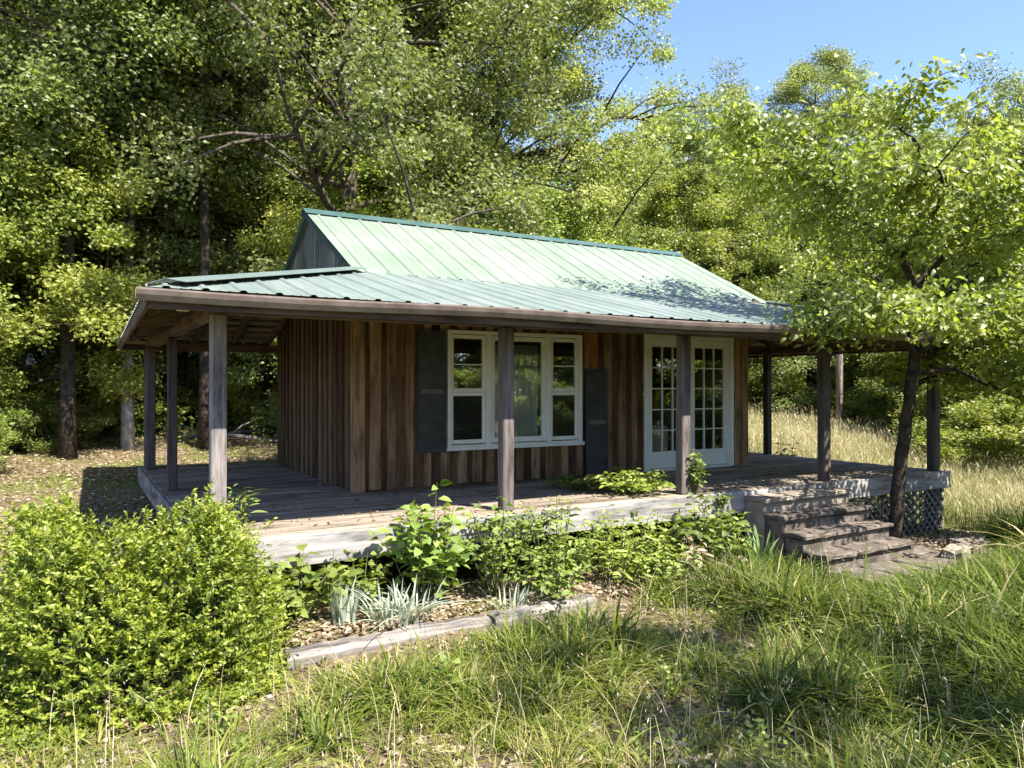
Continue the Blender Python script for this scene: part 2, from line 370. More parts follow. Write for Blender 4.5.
def wall_x(y, sgn, x0, x1, zt, openings, name, m1, m2):
    """board-on-board wall along x, outer face at y, facing sgn*y"""
    a = MB(); b = MB(); x = x0
    def segs(xa, xb):
        cuts = [(0.0, zt)]
        for (ox0, ox1, oz0, oz1) in openings:
            if xb > ox0+.01 and xa < ox1-.01:
                n = []
                for (p, q) in cuts:
                    if oz0 > p+.02: n.append((p, min(q, oz0)))
                    if oz1 < q-.02: n.append((max(p, oz1), q))
                cuts = n
        return cuts
    def clip(xa, xb):
        """split a board at opening sides"""
        e = sorted({xa, xb, *[o for op in openings for o in op[:2] if xa < o < xb]})
        return list(zip(e[:-1], e[1:]))
    while x < x1-.01:
        wa = min(rnd.uniform(.195, .265), x1-x); c = x+wa/2
        for p, q in clip(x, x+wa):
            for z0, z1 in segs(p, q): b.box(p, q-.002, min(y, y-sgn*.025), max(y, y-sgn*.025), z0, z1)
        bw = rnd.uniform(.095, .145); th = rnd.uniform(.020, .032); dx = rnd.uniform(-.012, .012); lo = rnd.uniform(-.02, .01)
        p, q = x-bw/2+dx, x+bw/2+dx
        if p < x0: p = x0
        for p2, q2 in clip(p, q):
            for z0, z1 in segs(p2, q2): wavy(a, 'x', p2, q2, y+sgn*th, y+sgn*.002, z0+(lo+.02 if z0 == 0 else 0), z1)
        x += wa
    recal = lambda me: me
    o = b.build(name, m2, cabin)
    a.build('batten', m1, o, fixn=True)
    return o
zt = 2.60
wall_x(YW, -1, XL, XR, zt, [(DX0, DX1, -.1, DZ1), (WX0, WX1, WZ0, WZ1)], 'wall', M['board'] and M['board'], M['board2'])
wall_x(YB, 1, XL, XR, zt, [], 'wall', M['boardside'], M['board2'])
def wall_y(x, sgn, y0, y1, zt, m1, m2):
    a = MB(); b = MB(); y = y0
    while y < y1-.01:
        wa = min(rnd.uniform(.215, .255), y1-y)
        b.box(min(x, x-sgn*.025), max(x, x-sgn*.025), y, y+wa-.002, 0, zt)
        bw = rnd.uniform(.095, .135); th = rnd.uniform(.020, .028)
        wavy(a, 'y', max(y-bw/2, y0), y+bw/2, x+sgn*th, x+sgn*.002, 0, zt)
        y += wa
    o = b.build('wall', m2, cabin); a.build('batten', m1, o, fixn=True); return o
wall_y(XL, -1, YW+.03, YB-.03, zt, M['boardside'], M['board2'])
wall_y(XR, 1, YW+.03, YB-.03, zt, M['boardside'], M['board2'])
# corner boards right of the door and at the left front corner
m = MB(); m.box(8.225, 8.36, YW-.034, YW-.003, 0, zt); m.box(8.38, 8.525, YW-.042, YW-.003, 0, zt); m.box(8.495, 8.53, YW-.003, YW+.10, 0, zt)
m.build('corner_board', M['board'], cabin, bevel=.004)
m = MB(); m.box(XL-.032, XL+.10, YW-.046, YW-.003, 0, zt); m.box(XL-.036, XL-.003, YW-.003, YW+.11, 0, zt)
m.build('corner_board', M['board'], cabin, bevel=.004)
m = MB(); m.box(XL+.03, XR-.03, YW+.05, YB-.05, .004, .02); m.build('floor', M['inside'], cabin)
m = MB(); m.box(XL+.03, XR-.03, YW+.05, YB-.05, 2.42, 2.44); m.build('ceiling', M['inside'], cabin)
m = MB(); m.box(XL+.03, XR-.03, 4.6, 4.64, .021, 2.419); m.build('inner_wall', M['inside'], cabin)

# --- the triple window
def frame(mb, x0, x1, z0, z1, t, y0, y1, b=None):
    b = t if b is None else b
    mb.box(x0, x0+t, y0, y1, z0, z1); mb.box(x1-t, x1, y0, y1, z0, z1)
    mb.box(x0+t, x1-t, y0, y1, z1-t, z1); mb.box(x0+t, x1-t, y0, y1, z0, z0+b)
win = MB(); frame(win, WX0, WX1, WZ0, WZ1, .048, YW-.05, YW+.06)
mu = [(WX0+.572, WX0+.640), (WX0+1.512, WX0+1.58)]
for a, b in mu: win.box(a, b, YW-.046, YW+.055, WZ0+.048, WZ1-.048)
win.box(WX0-.02, WX1+.02, YW-.075, YW-.051, WZ0-.02, WZ0+.03)
window = win.build('window', M['white'], cabin, bevel=.004)
def sash(x0, x1, hung):
    s = MB(); zc = WZ0+.055+.70; z0 = WZ0+.058; z1 = WZ1-.058
    if hung:
        frame(s, x0, x1, zc-.02, z1, .048, YW-.012, YW+.022); frame(s, x0, x1, z0, zc-.024, .048, YW+.0, YW+.03, .055)
        s.box(x0+.049, x1-.049, YW-.004, YW+.006, zc+.33, zc+.345)
    else: frame(s, x0, x1, z0, z1, .06, YW-.012, YW+.03, .07)
    s.build('sash', M['white'], window, bevel=.003)
    g = MB(); g.face([(x0+.03, YW+.012, z0+.03), (x1-.03, YW+.012, z0+.03), (x1-.03, YW+.012, z1-.03), (x0+.03, YW+.012, z1-.03)])
    g.build('pane', M['glass'], window)
    if hung:
        g = MB(); g.face([(x0+.047, YW+.004, z0+.052), (x1-.047, YW+.004, z0+.052), (x1-.047, YW+.004, zc-.07), (x0+.047, YW+.004, zc-.07)]); g.build('insect_screen', M['screen'], window)
sash(WX0+.052, mu[0][0]-.004, True); sash(mu[0][1]+.004, mu[1][0]-.004, False); sash(mu[1][1]+.004, WX1-.052, True)

# --- french doors
df = MB(); t = .06
df.box(DX0, DX0+t, YW-.05, YW+.07, 0, DZ1); df.box(DX1-t, DX1, YW-.05, YW+.07, 0, DZ1); df.box(DX0+t, DX1-t, YW-.05, YW+.07, DZ1-t, DZ1)
df.box(DX0+t, DX1-t, YW-.06, YW+.07, .002, .028)
door = df.build('french_door', M['white'], cabin, bevel=.004)
def leaf(x0, x1, knob):
    s = MB(); z0, z1 = .035, DZ1-t-.005; sx = .115; gz0, gz1 = .29, z1-.12
    ya, yb = YW-.005, YW+.04
    s.box(x0, x0+sx, ya, yb, z0, z1); s.box(x1-sx, x1, ya, yb, z0, z1); s.box(x0+sx, x1-sx, ya, yb, z0, gz0); s.box(x0+sx, x1-sx, ya, yb, gz1, z1)
    gx0, gx1 = x0+sx, x1-sx
    for i in (1, 2): c = gx0+(gx1-gx0)*i/3; s.box(c-.009, c+.009, ya+.004, yb-.004, gz0, gz1)
    for j in range(1, 5):
        c = gz0+(gz1-gz0)*j/5
        for i in range(3):
            a = gx0+(gx1-gx0)*i/3+(.0092 if i else 0); b = gx0+(gx1-gx0)*(i+1)/3-(.0092 if i < 2 else 0)
            s.box(a, b, ya+.006, yb-.006, c-.009, c+.009)
    s.build('door_leaf', M['white'], door, bevel=.003)
    g = MB(); g.face([(gx0-.01, YW+.02, gz0-.01), (gx1+.01, YW+.02, gz0-.01), (gx1+.01, YW+.02, gz1+.01), (gx0-.01, YW+.02, gz1+.01)]); g.build('glazing', M['glass'], door)
    k = MB()
    if knob:
        k.tube([(knob, ya, 1.0), (knob, ya-.03, 1.0), (knob, ya-.035, 1.0), (knob, ya-.06, 1.0)], [.012, .012, .026, .02], 10); k.build('knob', M['brass'], door, smooth=True)
mid = (DX0+DX1)/2
leaf(DX0+t+.004, mid-.003, mid-.06); leaf(mid+.003, DX1-t-.004, None)

# --- louvered shutters
def shutter(mb, w, h):
    def b(x0, x1, y0, y1, z0, z1): mb.box(x0, x1, y0, y1, z0, z1)
    st = .045
    b(0, st, -.03, 0, 0, h); b(w-st, w, -.03, 0, 0, h)
    for z0, z1 in ((0, .07), (h*.50-.03, h*.50+.03), (h-.07, h)): b(st, w-st, -.028, 0, z0, z1)
    b(st+.001, w-st-.001, -.024, -.004, .071, h*.5-.031); b(st+.001, w-st-.001, -.024, -.004, h*.5+.031, h-.071)
s = MB(); shutter(s, .385, 1.55)
me = s.mesh('shutter', M['shutter']); me.transform(Matrix.Translation((2.675, YW-.032, .44)))
sh = link('shutter', me, cabin)
m = MB(); m.box(2.719, 3.016, YW-.0645, YW-.06, .44+.775-.03, .44+.775+.03); m.build('mid_rail', M['midrail'], sh)
s = MB(); shutter(s, .375, 1.53)
me = s.mesh('fallen_shutter', M['shutter'])
o = link('fallen_shutter', me, loc=(5.225, YW-.085, .004)); o.rotation_euler = (R(-1.9), R(.5), 0)
m = MB(); m.box(.046, .329, -.0325, -.0285, .735, .795); q = bpy.data.objects.new('mid_rail', m.mesh('mid_rail', M['midrail'])); COL.objects.link(q); q.parent = o
tag(o, 'dark green shutter slipped from its place and standing on the porch deck', 'shutter')
m = MB(); m.box(5.235, 5.36, YW-.034, YW-.029, 1.50, 2.06); m.box(5.362, 5.47, YW-.033, YW-.029, 1.50, 2.06); m.build('fresh_siding', M['patch'], cabin)['label'] = 'orange brown strip of unweathered siding'

# --- gable ends
RY, RZ, RX0, RX1 = 4.13, 3.80, 1.82, 8.915
BY, BZ = 1.94, 2.665
SL = (RZ-BZ)/(RY-BY)
for gx, sg in ((XL+.03, -1), (XR-.03, 1)):
    g = MB(); y = YW-.05
    while y < YB+.05:
        wv = rnd.uniform(.13, .17); ya, yb = y, min(y+wv-.006, YB+.08)
        def top(yy): return RZ-.07-SL*abs(yy-RY)
        x0, x1 = gx, gx+sg*rnd.uniform(.018, .028)
        zb = 2.50
        pts = [(ya, zb), (yb, zb), (yb, top(yb)), (ya, top(ya))]
        if top(ya) > zb+.02 and top(yb) > zb+.02:
            A = [(min(x0, x1), *p) for p in pts]; B = [(max(x0, x1), *p) for p in pts]; g.hexa(A+B)
        y += wv
    g.build('gable', M['gable'], cabin)

# --- roofs
def sheet(mb, A, B, C, D, pitch, rib=.02, lift=.0):
    A, B, C, D = map(Vector, (A, B, C, D)); e = (B-A).normalized(); n = e.cross(D-A).normalized()
    if n.z < 0: n = -n
    s = n.cross(e); s = s if s.dot(D-A) > 0 else -s
    Lg = (B-A).length; ce, cs = (C-A).dot(e), (C-A).dot(s); de, ds = (D-A).dot(e), (D-A).dot(s)
    def top(u):
        if u < de: return ds*u/de if de > 1e-6 else ds
        if u > ce: return cs*(Lg-u)/(Lg-ce) if Lg-ce > 1e-6 else cs
        return ds+(cs-ds)*(u-de)/max(ce-de, 1e-6)
    us = [(0, 0), (Lg, 0)]; k = pitch/2
    while k < Lg-.03:
        us += [(k-.032, 0), (k-.016, rib), (k+.016, rib), (k+.032, 0)]; 
        mid_ = k+pitch/2
        for q in (mid_-.035, mid_+.035):
            if q < Lg-.04: us += [(q-.012, 0), (q, rib*.28), (q+.012, 0)]
        k += pitch
    us = sorted({(max(0, min(Lg, u)), h) for u, h in us}); us.sort(key=lambda t: t[0])
    o = len(mb.v)
    for u, h in us:
        t = max(top(u), 0)
        P0 = A+e*u+n*(h+lift); mb.v += [tuple(P0), tuple(P0+s*t)]
    for i in range(len(us)-1):
        a = o+2*i; mb.f.append((a, a+2, a+3, a+1))
m = MB()
sheet(m, (RX0, BY-.08, BZ-.08*SL), (RX1, BY-.08, BZ-.08*SL), (RX1, RY, RZ), (RX0, RY, RZ), .305, .017)
sheet(m, (RX1, 2*RY-BY+.2, BZ-.2*SL), (RX0, 2*RY-BY+.2, BZ-.2*SL), (RX0, RY, RZ), (RX1, RY, RZ), .305, .022)
roof = m.build('roof', M['roof'], cabin)
# ridge cap: a folded strip riding on the ribs, so dark gaps show beneath it
m = MB(); cw = .15; lift = .032
for sg in (-1, 1):
    a = [(RX0-.03, RY, RZ+lift+.014), (RX1+.03, RY, RZ+lift+.014), (RX1+.03, RY+sg*cw, RZ+lift-cw*SL), (RX0-.03, RY+sg*cw, RZ+lift-cw*SL)]
    m.hexa([Vector(p)-Vector((0,0,.006)) for p in a]+a)
m.build('ridge_cap', M['cap'], roof)
# rake trim
for x in (RX0+.01, RX1-.01):
    for sg in (-1, 1):
        m = MB(); y0 = RY+sg*(RY-BY+.05); m.beam((x, RY, RZ-.062), (x, y0, RZ-.062-SL*(RY-BY+.05)), .022, .07); m.build('rake_board', M['rake'], cabin)
# porch roof
GZ = 1.995; EY = -.71; EXL, EXR = -.60, 10.95; EYB = 6.75
FL = (EXL, EY, GZ); FR = (EXR, EY, GZ); TL = (RX0+.03, BY+.02, BZ-.012); TR = (RX1-.02, BY+.02, BZ-.012)
BL = (-.43, EYB, GZ); BTL = (RX0+.03, EYB, BZ-.012); BR = (EXR, 6.3, GZ); BTR = (RX1-.02, 6.3, BZ-.012)
m = MB()
sheet(m, FL, FR, TR, TL, .27, .015)
YH = 4.35
sheet(m, BL, FL, TL, (RX0+.03, YH, BZ-.012), .27, .020); sheet(m, FR, BR, BTR, TR, .27, .020)
sheet(m, (RX0+.03, EYB, GZ), BL, (RX0+.029, YH, BZ-.012), (RX0+.03, YH, BZ-.012), .27, .020)
proof = m.build('porch_roof', M['proof'], cabin)
# extra piece tucked under the upper gable between break line and the gable wall
def hipcap(P, Q, name='hip_cap'):
    P, Q = Vector(P), Vector(Q); d = (Q-P).normalized(); mb = MB()
    side = Vector((d.y, -d.x, 0)).normalized()
    for sg in (-1, 1):
        a = P+Vector((0,0,.052)); b = Q+Vector((0,0,.052)); off = side*sg*.17-Vector((0,0,.032))
        q = [a, b, b+off, a+off]; mb.hexa([v-Vector((0,0,.004)) for v in q]+q)
    mb.build(name, M['capl'], proof)
hp = Vector(FL)+(Vector(TL)-Vector(FL))*.06
hipcap(hp, Vector(TL)+Vector((-.02,-.02,0)))
hp = Vector(FR)+(Vector(TR)-Vector(FR))*.06
hipcap(hp, TR)
# transition flashing at the break line
m = MB()
m.beam((RX0+.05, BY-.10, BZ-.062), (RX1-.05, BY-.10, BZ-.062), .012, .02); m.build('flashing', M['cap'], proof)

# porch frame: beams, rafters, purlins
ZB = 1.884
m = MB(); m.box(-.09, 10.39, -.07, .07, ZB, 2.0); m.build('beam', M['beam'], cabin, bevel=.006)
m = MB(); m.box(-.07, .07, .073, 6.46, ZB+.002, 2.0); m.build('beam', M['beamy'], cabin, bevel=.006)
m = MB(); m.box(10.23, 10.37, .073, 6.2, ZB+.002, 2.0); m.build('beam', M['beamy'], cabin, bevel=.006)
m = MB(); m.box(.073, XL+.6, 6.30, 6.40, 1.85, 1.975); m.build('beam', M['beam'], cabin, bevel=.006)
m = MB(); m.box(XR+.04, 10.228, 6.05, 6.15, 1.85, 1.975); m.build('beam', M['beam'], cabin, bevel=.006)
sf = (BZ-GZ)/(BY+.02-EY); slf = (BZ-GZ)/(RX0+.03+.5); srf = (BZ-GZ)/(EXR-RX1+.02)
dz = .115
x = XL
while x <= RX1:
    m = MB(); m.beam((x, EY+.06, GZ+.06*sf-dz), (x, YW-.05, GZ+(YW-.05-EY)*sf-dz), .04, .10); m.build('rafter', M['beamy'], cabin); x += .61
y = BY
while y <= 4.3:
    m = MB(); m.beam((-.45, y, GZ+.05*slf-dz), (XL-.04, y, GZ+(XL-.04+.5)*slf-dz), .04, .10); m.build('rafter', M['beam'], cabin); y += .61
y = BY
while y <= 6.2:
    m = MB(); m.beam((EXR-.06, y, GZ+.06*srf-dz), (XR+.04, y, GZ+(EXR-XR-.04)*srf-dz), .04, .10); m.build('rafter', M['beam'], cabin); y += .61
for P, Q in ((FL, TL), (FR, TR)):
    m = MB(); m.beam(Vector(P)+(Vector(Q)-Vector(P))*.03-Vector((0,0,dz)), Vector(Q)-Vector((0,0,dz)), .045, .12); m.build('hip_rafter', M['beam'], cabin)
for sgn, X0, T, s_ in ((-1, FL, TL, 0), (1, FR, TR, 0)):      # jack rafters of the two front corners
    for k in (1, 2, 3):
        q = Vector(X0)+(Vector(T)-Vector(X0))*(k/4.)
        m = MB(); m.beam((q.x, EY+.06, GZ+.06*sf-dz), q-Vector((0,0,dz)), .04, .10); m.build('rafter', M['beamy'], cabin)
        m = MB(); m.beam((X0[0]-sgn*.06, q.y, GZ+.06*(slf if sgn < 0 else srf)-dz), q-Vector((0,0,dz)), .04, .10); m.build('rafter', M['beam'], cabin)
sb = (BZ-GZ)/(EYB-YH)
for x in (.02, .62, 1.22, 1.78):      # rafters and sheathing of the rear slope at the left end
    f = (x-EXL)/(RX0-EXL); ytop = EYB-(EYB-YH)*f
    m = MB(); m.beam((x, EYB-.05, GZ+.05*sb-dz), (x, ytop, GZ+(EYB-ytop)*sb-dz), .04, .10); m.build('rafter', M['beamy'], cabin)
for k in range(9):
    f = (k+.4)/9; yy = EYB-(EYB-YH)*f; xa = EXL+.14+(RX0-EXL)*f
    if xa < XL-.2:
        m = MB(); m.beam((xa, yy, GZ+(BZ-GZ)*f-.045), (XL-.04, yy, GZ+(BZ-GZ)*f-.045), .13, .02, (0, sb, 1)); m.build('purlin', M['ceiling'], cabin)
m = MB(); m.beam((-.43, EYB-.01, GZ-.075), (RX0, EYB-.01, GZ-.075), .028, .11); m.build('eave_board', M['beam'], cabin)
m = MB()      # spaced purlins just under the metal
ny = 5
for k in range(ny):
    f = (k+.5)/ny; z = GZ+(BZ-GZ)*f-.045; yy = EY+(BY-EY)*f; xa = EXL+(RX0-EXL)*f; xb = EXR+(RX1-EXR)*f
    m.beam((xa+.03, yy, z), (xb-.03, yy, z), .13, .02, (0, -sf, 1))
m.build('purlins', M['ceiling'], cabin)
m = MB()
for k in range(9):
    f = (k+.4)/9; z = GZ+(BZ-GZ)*f-.045; xa = EXL+.06+(RX0-EXL)*f; yy = EY+(BY-EY)*f
    m.beam((xa, yy+.03, z), (xa+.03, EYB-.06-(EYB-YH)*f, z), .15, .02, (-slf, 0, 1))
m.build('sheathing', M['ceiling'], cabin); m = MB()
for k in range(6):
    f = (k+.4)/6; z = GZ+(BZ-GZ)*f-.045; xa = EXR-.04+(RX1-EXR)*f; yy = EY+(BY-EY)*f
    m.beam((xa, yy+.03, z), (xa, 6.25, z), .15, .02, (srf, 0, 1))
m.build('sheathing', M['ceiling'], cabin)
# fascia + gutter on the front, plain eave boards at the sides
m = MB(); m.box(EXL+.02, EXR-.02, EY+.005, EY+.03, GZ-.155, GZ-.02); m.build('fascia', M['beam'], cabin)
m = MB(); m.beam((EXL+.02, EY+.04, GZ-.075), (-.41, EYB, GZ-.075), .028, .11); m.build('eave_board', M['beamy'], cabin)
m = MB(); m.box(EXR-.05, EXR-.022, EY+.035, 6.28, GZ-.13, GZ-.02); m.build('eave_board', M['beamy'], cabin)
m = MB()
prof = [(0, 0), (0, -.085), (-.055, -.085), (-.082, -.045), (-.095, -.012), (-.095, 0), (-.086, .003), (-.084, -.006), (-.072, -.045), (-.05, -.075), (-.006, -.075), (-.006, 0)]
gx0, gx1 = -.67, 11.0; nseg = 20
for i in range(nseg+1):
    x = gx0+(gx1-gx0)*i/nseg; sag = -.012*math.sin(i*.9)-.004*i/nseg
    for (yy, zz) in prof: m.v.append((x, EY-.004+yy, GZ-.018+zz+sag))
k = len(prof)
for i in range(nseg):
    for j in range(k): m.f.append((i*k+j, (i+1)*k+j, (i+1)*k+(j+1)%k, i*k+(j+1)%k))
m.f.append(tuple(range(k))); m.f.append(tuple(nseg*k+j for j in reversed(range(k))))
m.build('gutter', M['gutter'], cabin)
# eave lamp
m = MB(); m.tube([(-.32, -.40, 1.95), (-.32, -.40, 1.905), (-.32, -.40, 1.90), (-.32, -.40, 1.86)], [.035, .035, .06, .045], 12); m.build('eave_lamp', M['lamp'], cabin, smooth=True)

# posts
def post(x, y, w, mat, z1=ZB-.002, lean=0):
    m = MB(); h = w/2; rr = random.Random(int(x*77+y*13))
    A = []; zs = [0.003, z1]
    m.hexa([(x-h+lean, y-h, zs[0]), (x+h+lean, y-h, zs[0]), (x+h+lean, y+h, zs[0]), (x-h+lean, y+h, zs[0]), (x-h, y-h, zs[1]), (x+h, y-h, zs[1]), (x+h, y+h, zs[1]), (x-h, y+h, zs[1])])
    m.build('post', mat, cabin, bevel=.012)
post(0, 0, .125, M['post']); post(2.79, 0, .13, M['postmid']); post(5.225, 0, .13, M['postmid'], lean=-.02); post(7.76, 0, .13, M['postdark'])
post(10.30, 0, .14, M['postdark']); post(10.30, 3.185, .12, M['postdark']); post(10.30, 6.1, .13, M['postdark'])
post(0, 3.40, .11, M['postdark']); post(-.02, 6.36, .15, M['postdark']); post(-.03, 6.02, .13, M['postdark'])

# deck
DL, DR_, DB = -.12, 10.44, 6.76
m = MB(); y = -.13; 
while y < DB-.02:
    wv = .138; y1 = min(y+wv-rnd.uniform(.006, .014), DB); xs = [DL]
    c = DL+rnd.uniform(1.2, 3.6)
    while c < DR_-.6: xs.append(c); c += 3.66
    xs.append(DR_)
    for a, b in zip(xs[:-1], xs[1:]):
        for p, q in ((a, b),):
            hgt = rnd.uniform(-.006, .002)
            if y > YW+.1 and y1 < YB-.1:      # no boards under the rooms
                if p < XL and q > XL: m.box(p, XL-.004, y, y1, -.035, hgt)
                elif q <= XL: m.box(p, q-.004, y, y1, -.035, hgt)
                if q > XR and p < XR: m.box(XR+.004, q, y, y1, -.035, hgt)
                elif p >= XR: m.box(p, q-.004, y, y1, -.035, hgt)
            else: m.box(p, q-.004, y, y1, -.035, hgt)
    y += wv
deck = m.build('deck', M['deck'], cabin, bevel=.003)
def rim(x0, x1, z0, z1, y=-.132, th=.04):
    m = MB(); n = 10
    for i in range(n):
        a = x0+(x1-x0)*i/n; b = x0+(x1-x0)*(i+1)/n
    m.hexa([(x0, y-th, z0[0]), (x1, y-th, z0[1]), (x1, y, z0[1]), (x0, y, z0[0]), (x0, y-th, z1[0]), (x1, y-th, z1[1]), (x1, y, z1[1]), (x0, y, z1[0])])
    m.build('rim_board', M['rim'], deck, bevel=.006)
rim(-.16, 2.35, (-.285, -.265), (-.006, -.022)); rim(2.356, 6.02, (-.255, -.27), (-.012, -.004)); rim(6.026, 7.694, (-.25, -.25), (-.012, -.004)); rim(7.70, 10.46, (-.245, -.25), (.0, .0))
m = MB(); m.box(DL-.04, DL-.003, -.128, DB, -.27, -.01); m.build('rim_board', M['rimy'], deck, bevel=.006)
m = MB(); m.box(DR_+.003, DR_+.04, -.128, DB, -.27, -.01); m.build('rim_board', M['rimy'], deck, bevel=.006)
m = MB(); m.box(DL, DR_, DB+.003, DB+.04, -.27, -.01); m.build('rim_board', M['rim'], deck, bevel=.006)
for yj in np.arange(.25, 6.7, .9):
    m = MB(); m.box(DL+.02, DR_-.02, yj, yj+.04, -.20, -.037); m.build('joist', M['beam'], deck)
for xp in (-.02, 2.6, 5.2, 7.75, 10.3):
    for yp in (.0, 3.2, 6.4):
        m = MB(); gz = float(ground_z(xp, yp)); m.box(xp-.09, xp+.09, yp-.08, yp+.10, gz-.15, -.202); m.build('pier', M['stone'], deck)
# lattice skirt
def lattice(a, b, z0, z1, axis):
    m = MB(); H = z1-z0; sp = .105; Lg = b-a
    def clipseg(u0, s):      # line u = u0 + s*(z-z0)
        za, zb = z0, z1
        lo, hi = (a-u0)*s, (b-u0)*s
        t0, t1 = max(0, min(lo, hi)), min(H, max(lo, hi))
        return t0, t1
    for s, dep in ((1, 0), (-1, .009)):
        u = a-H
        while u < b+H:
            t0, t1 = clipseg(u, s)
            if t1-t0 > .05:
                P = (u+s*t0, z0+t0); Q = (u+s*t1, z0+t1)
                if axis == 'x': m.beam((P[0], -.10-dep, P[1]), (Q[0], -.10-dep, Q[1]), .008, .034, (-s, 0, 1))
                else: m.beam((10.40+dep, P[0], P[1]), (10.40+dep, Q[0], Q[1]), .008, .034, (0, -s, 1))
            u += sp*1.35
    m.build('lattice_panel', M['lattice'], cabin)
lattice(7.72, 10.38, -.93, -.25, 'x'); lattice(-.06, 3.0, -.90, -.27, 'y')

# things inside the windows
m = MB(); n = 40
for i in range(n+1):
    x = mu[0][1]+.07+(mu[1][0]-mu[0][1]-.14)*i/n; yy = YW+.095+.022*math.sin(i*1.1)+.01*math.sin(i*2.7)
    m.v += [(x, yy, WZ0+.06), (x, yy, WZ1-.16), (x, yy+.012, WZ0+.06), (x, yy+.012, WZ1-.16)]
for i in range(n):
    a = i*4; b = a+4; m.f += [(a, b, b+1, a+1), (a+2, a+3, b+3, b+2), (a+1, b+1, b+3, a+3), (a, a+2, b+2, b)]
loc = (4.1, YW+.16, WZ0); o = link('curtain', local(m.mesh('curtain', M['curtain'], smooth=True), loc), loc=loc)
tag(o, 'pale cloth curtain hanging behind the wide middle window pane', 'curtain')
m = MB(); m.box(6.50, 7.12, YW+.30, YW+.62, .021, .66); 
loc = (6.8, YW+.4, .021); o = link('white_chest', local(m.mesh('white_chest', M['white'], bevel=.03), loc), loc=loc)
tag(o, 'pale low chest seen through the lower panes of the left french door', 'chest')
# ------------------------------------------------------------------ steps, edging, pole
def rough_block(x0, x1, y0, y1, z0, z1, seed, amt=.008, bev=.018):
    return MB().box(x0, x1, y0, y1, z0, z1).mesh('block', M['stone'], bevel=bev, rough=amt, seed=seed)
steps = thing('masonry_steps', (6.75, -.8, -.88), 'worn masonry steps down from porch deck in dappled shade', 'steps')
x0, x1 = 6.03, 7.66
prev = -.13
for i, (yf, zt_) in enumerate(((-.50, -.055), (-.78, -.225), (-1.06, -.40), (-1.34, -.57))):
    xe = x1+.0*i
    body = MB().box(x0+.02, xe-.02, yf+.03, prev-.004 if i else -.18, -1.0, zt_-.055).mesh('riser', M['stonelit'] if i == 0 else M['stone'], bevel=.01, rough=.008, seed=i)
    link('riser', body, steps)
    n = 3; w_ = (xe-x0)/n
    tr = MB()
    for k in range(n): tr.box(x0+k*w_+.004, x0+(k+1)*w_-.004, yf-.02, (prev if i else -.178)+.022, zt_-.052+.003*k, zt_+.003*((k*2+i) % 3))
    link('tread', tr.mesh('tread', M['stonelit'] if i == 0 else M['stone'], bevel=.012, rough=.006, seed=20+i), steps)
    prev = yf
rr = random.Random(5)
pl = MB()
xx = 6.05
for k in range(4):
    w_ = rr.uniform(.42, .6); pl.box(xx, xx+w_-.03, -1.86, -1.36, -1.0, -.745+rr.uniform(-.015, .015)); xx += w_
link('landing', pl.mesh('landing', M['stone'], bevel=.02, rough=.01, seed=9), steps)
stones = [(8.05, -1.62, .42, .24, .20, 'pale upright edging stone catching the sun beside the tree bed'), (7.72, -1.30, .55, .30, .14, 'flat stone slab between the step landing and the tree'),
          (8.62, -1.42, .50, .24, .15, 'dark edging stone right of the pale upright stone'), (9.20, -1.12, .52, .24, .14, 'edging stone in shade at the far right end of the tree bed'),
          (5.72, -1.36, .34, .22, .12, 'small grey stone at the left foot of the masonry steps'), (4.35, -1.22, .36, .22, .13, 'pale flat stone under the dried plant in the bed')]
for i, (x, y, a, b, h, lab) in enumerate(stones):
    z = float(ground_z(x, y)); me = MB().box(-a/2, a/2, -b/2, b/2, -.08, h).mesh('edging_stone', M['stonelit'] if i == 0 else M['stone'], bevel=.03, rough=.022, seed=40+i)
    o = link('edging_stone', me, loc=(x, y, z)); o.rotation_euler = (0, 0, rr.uniform(-.3, .3)); tag(o, lab, 'stone', 'stones around the steps and tree')
# landscape timbers
def timber(x0, x1, y0, y1, seed, lab):
    m = MB(); n = 14; rr = random.Random(seed); pts = []; 
    for i in range(n+1):
        f = i/n; x = x0+(x1-x0)*f; y = y0+(y1-y0)*f; za_, zb_ = float(ground_z(x0, y0-.1)), float(ground_z(x1, y1-.1)); z = za_+(zb_-za_)*f+.025
        a = .085+rr.uniform(-.006, .006); h = .080+rr.uniform(-.016, .008)
        for (dy, dz_) in ((-a, -.06), (-a-.004, h*.45), (-a+.012, h-.01), (-a+.03, h), (a-.03, h+.004), (a, h-.015), (a, -.06)): m.v.append((x+rr.uniform(-.004, .004), y+dy+rr.uniform(-.003, .003), z+dz_+rr.uniform(-.004, .004)))
    k = 7
    for i in range(n):
        for j in range(k): m.f.append((i*k+j, i*k+(j+1) % k, (i+1)*k+(j+1) % k, (i+1)*k+j))
    m.f.append(tuple(reversed(range(k)))); m.f.append(tuple(n*k+j for j in range(k)))
    loc = ((x0+x1)/2, (y0+y1)/2, float(ground_z((x0+x1)/2, (y0+y1)/2)))
    me = local(m.mesh('landscape_timber', M['timber']), loc); bm = bmesh.new(); bm.from_mesh(me); bmesh.ops.recalc_face_normals(bm, faces=bm.faces); bm.to_mesh(me); bm.free()
    o = link('landscape_timber', me, loc=loc); tag(o, lab, 'timber', 'split grey timbers edging the flower bed')
timber(.28, 1.98, -1.17, -1.10, 3, 'long weathered grey timber edging the bed beside the round bush')
timber(2.02, 3.1, -1.10, -1.06, 4, 'shorter grey timber half sunk in grass below the leafy plants')
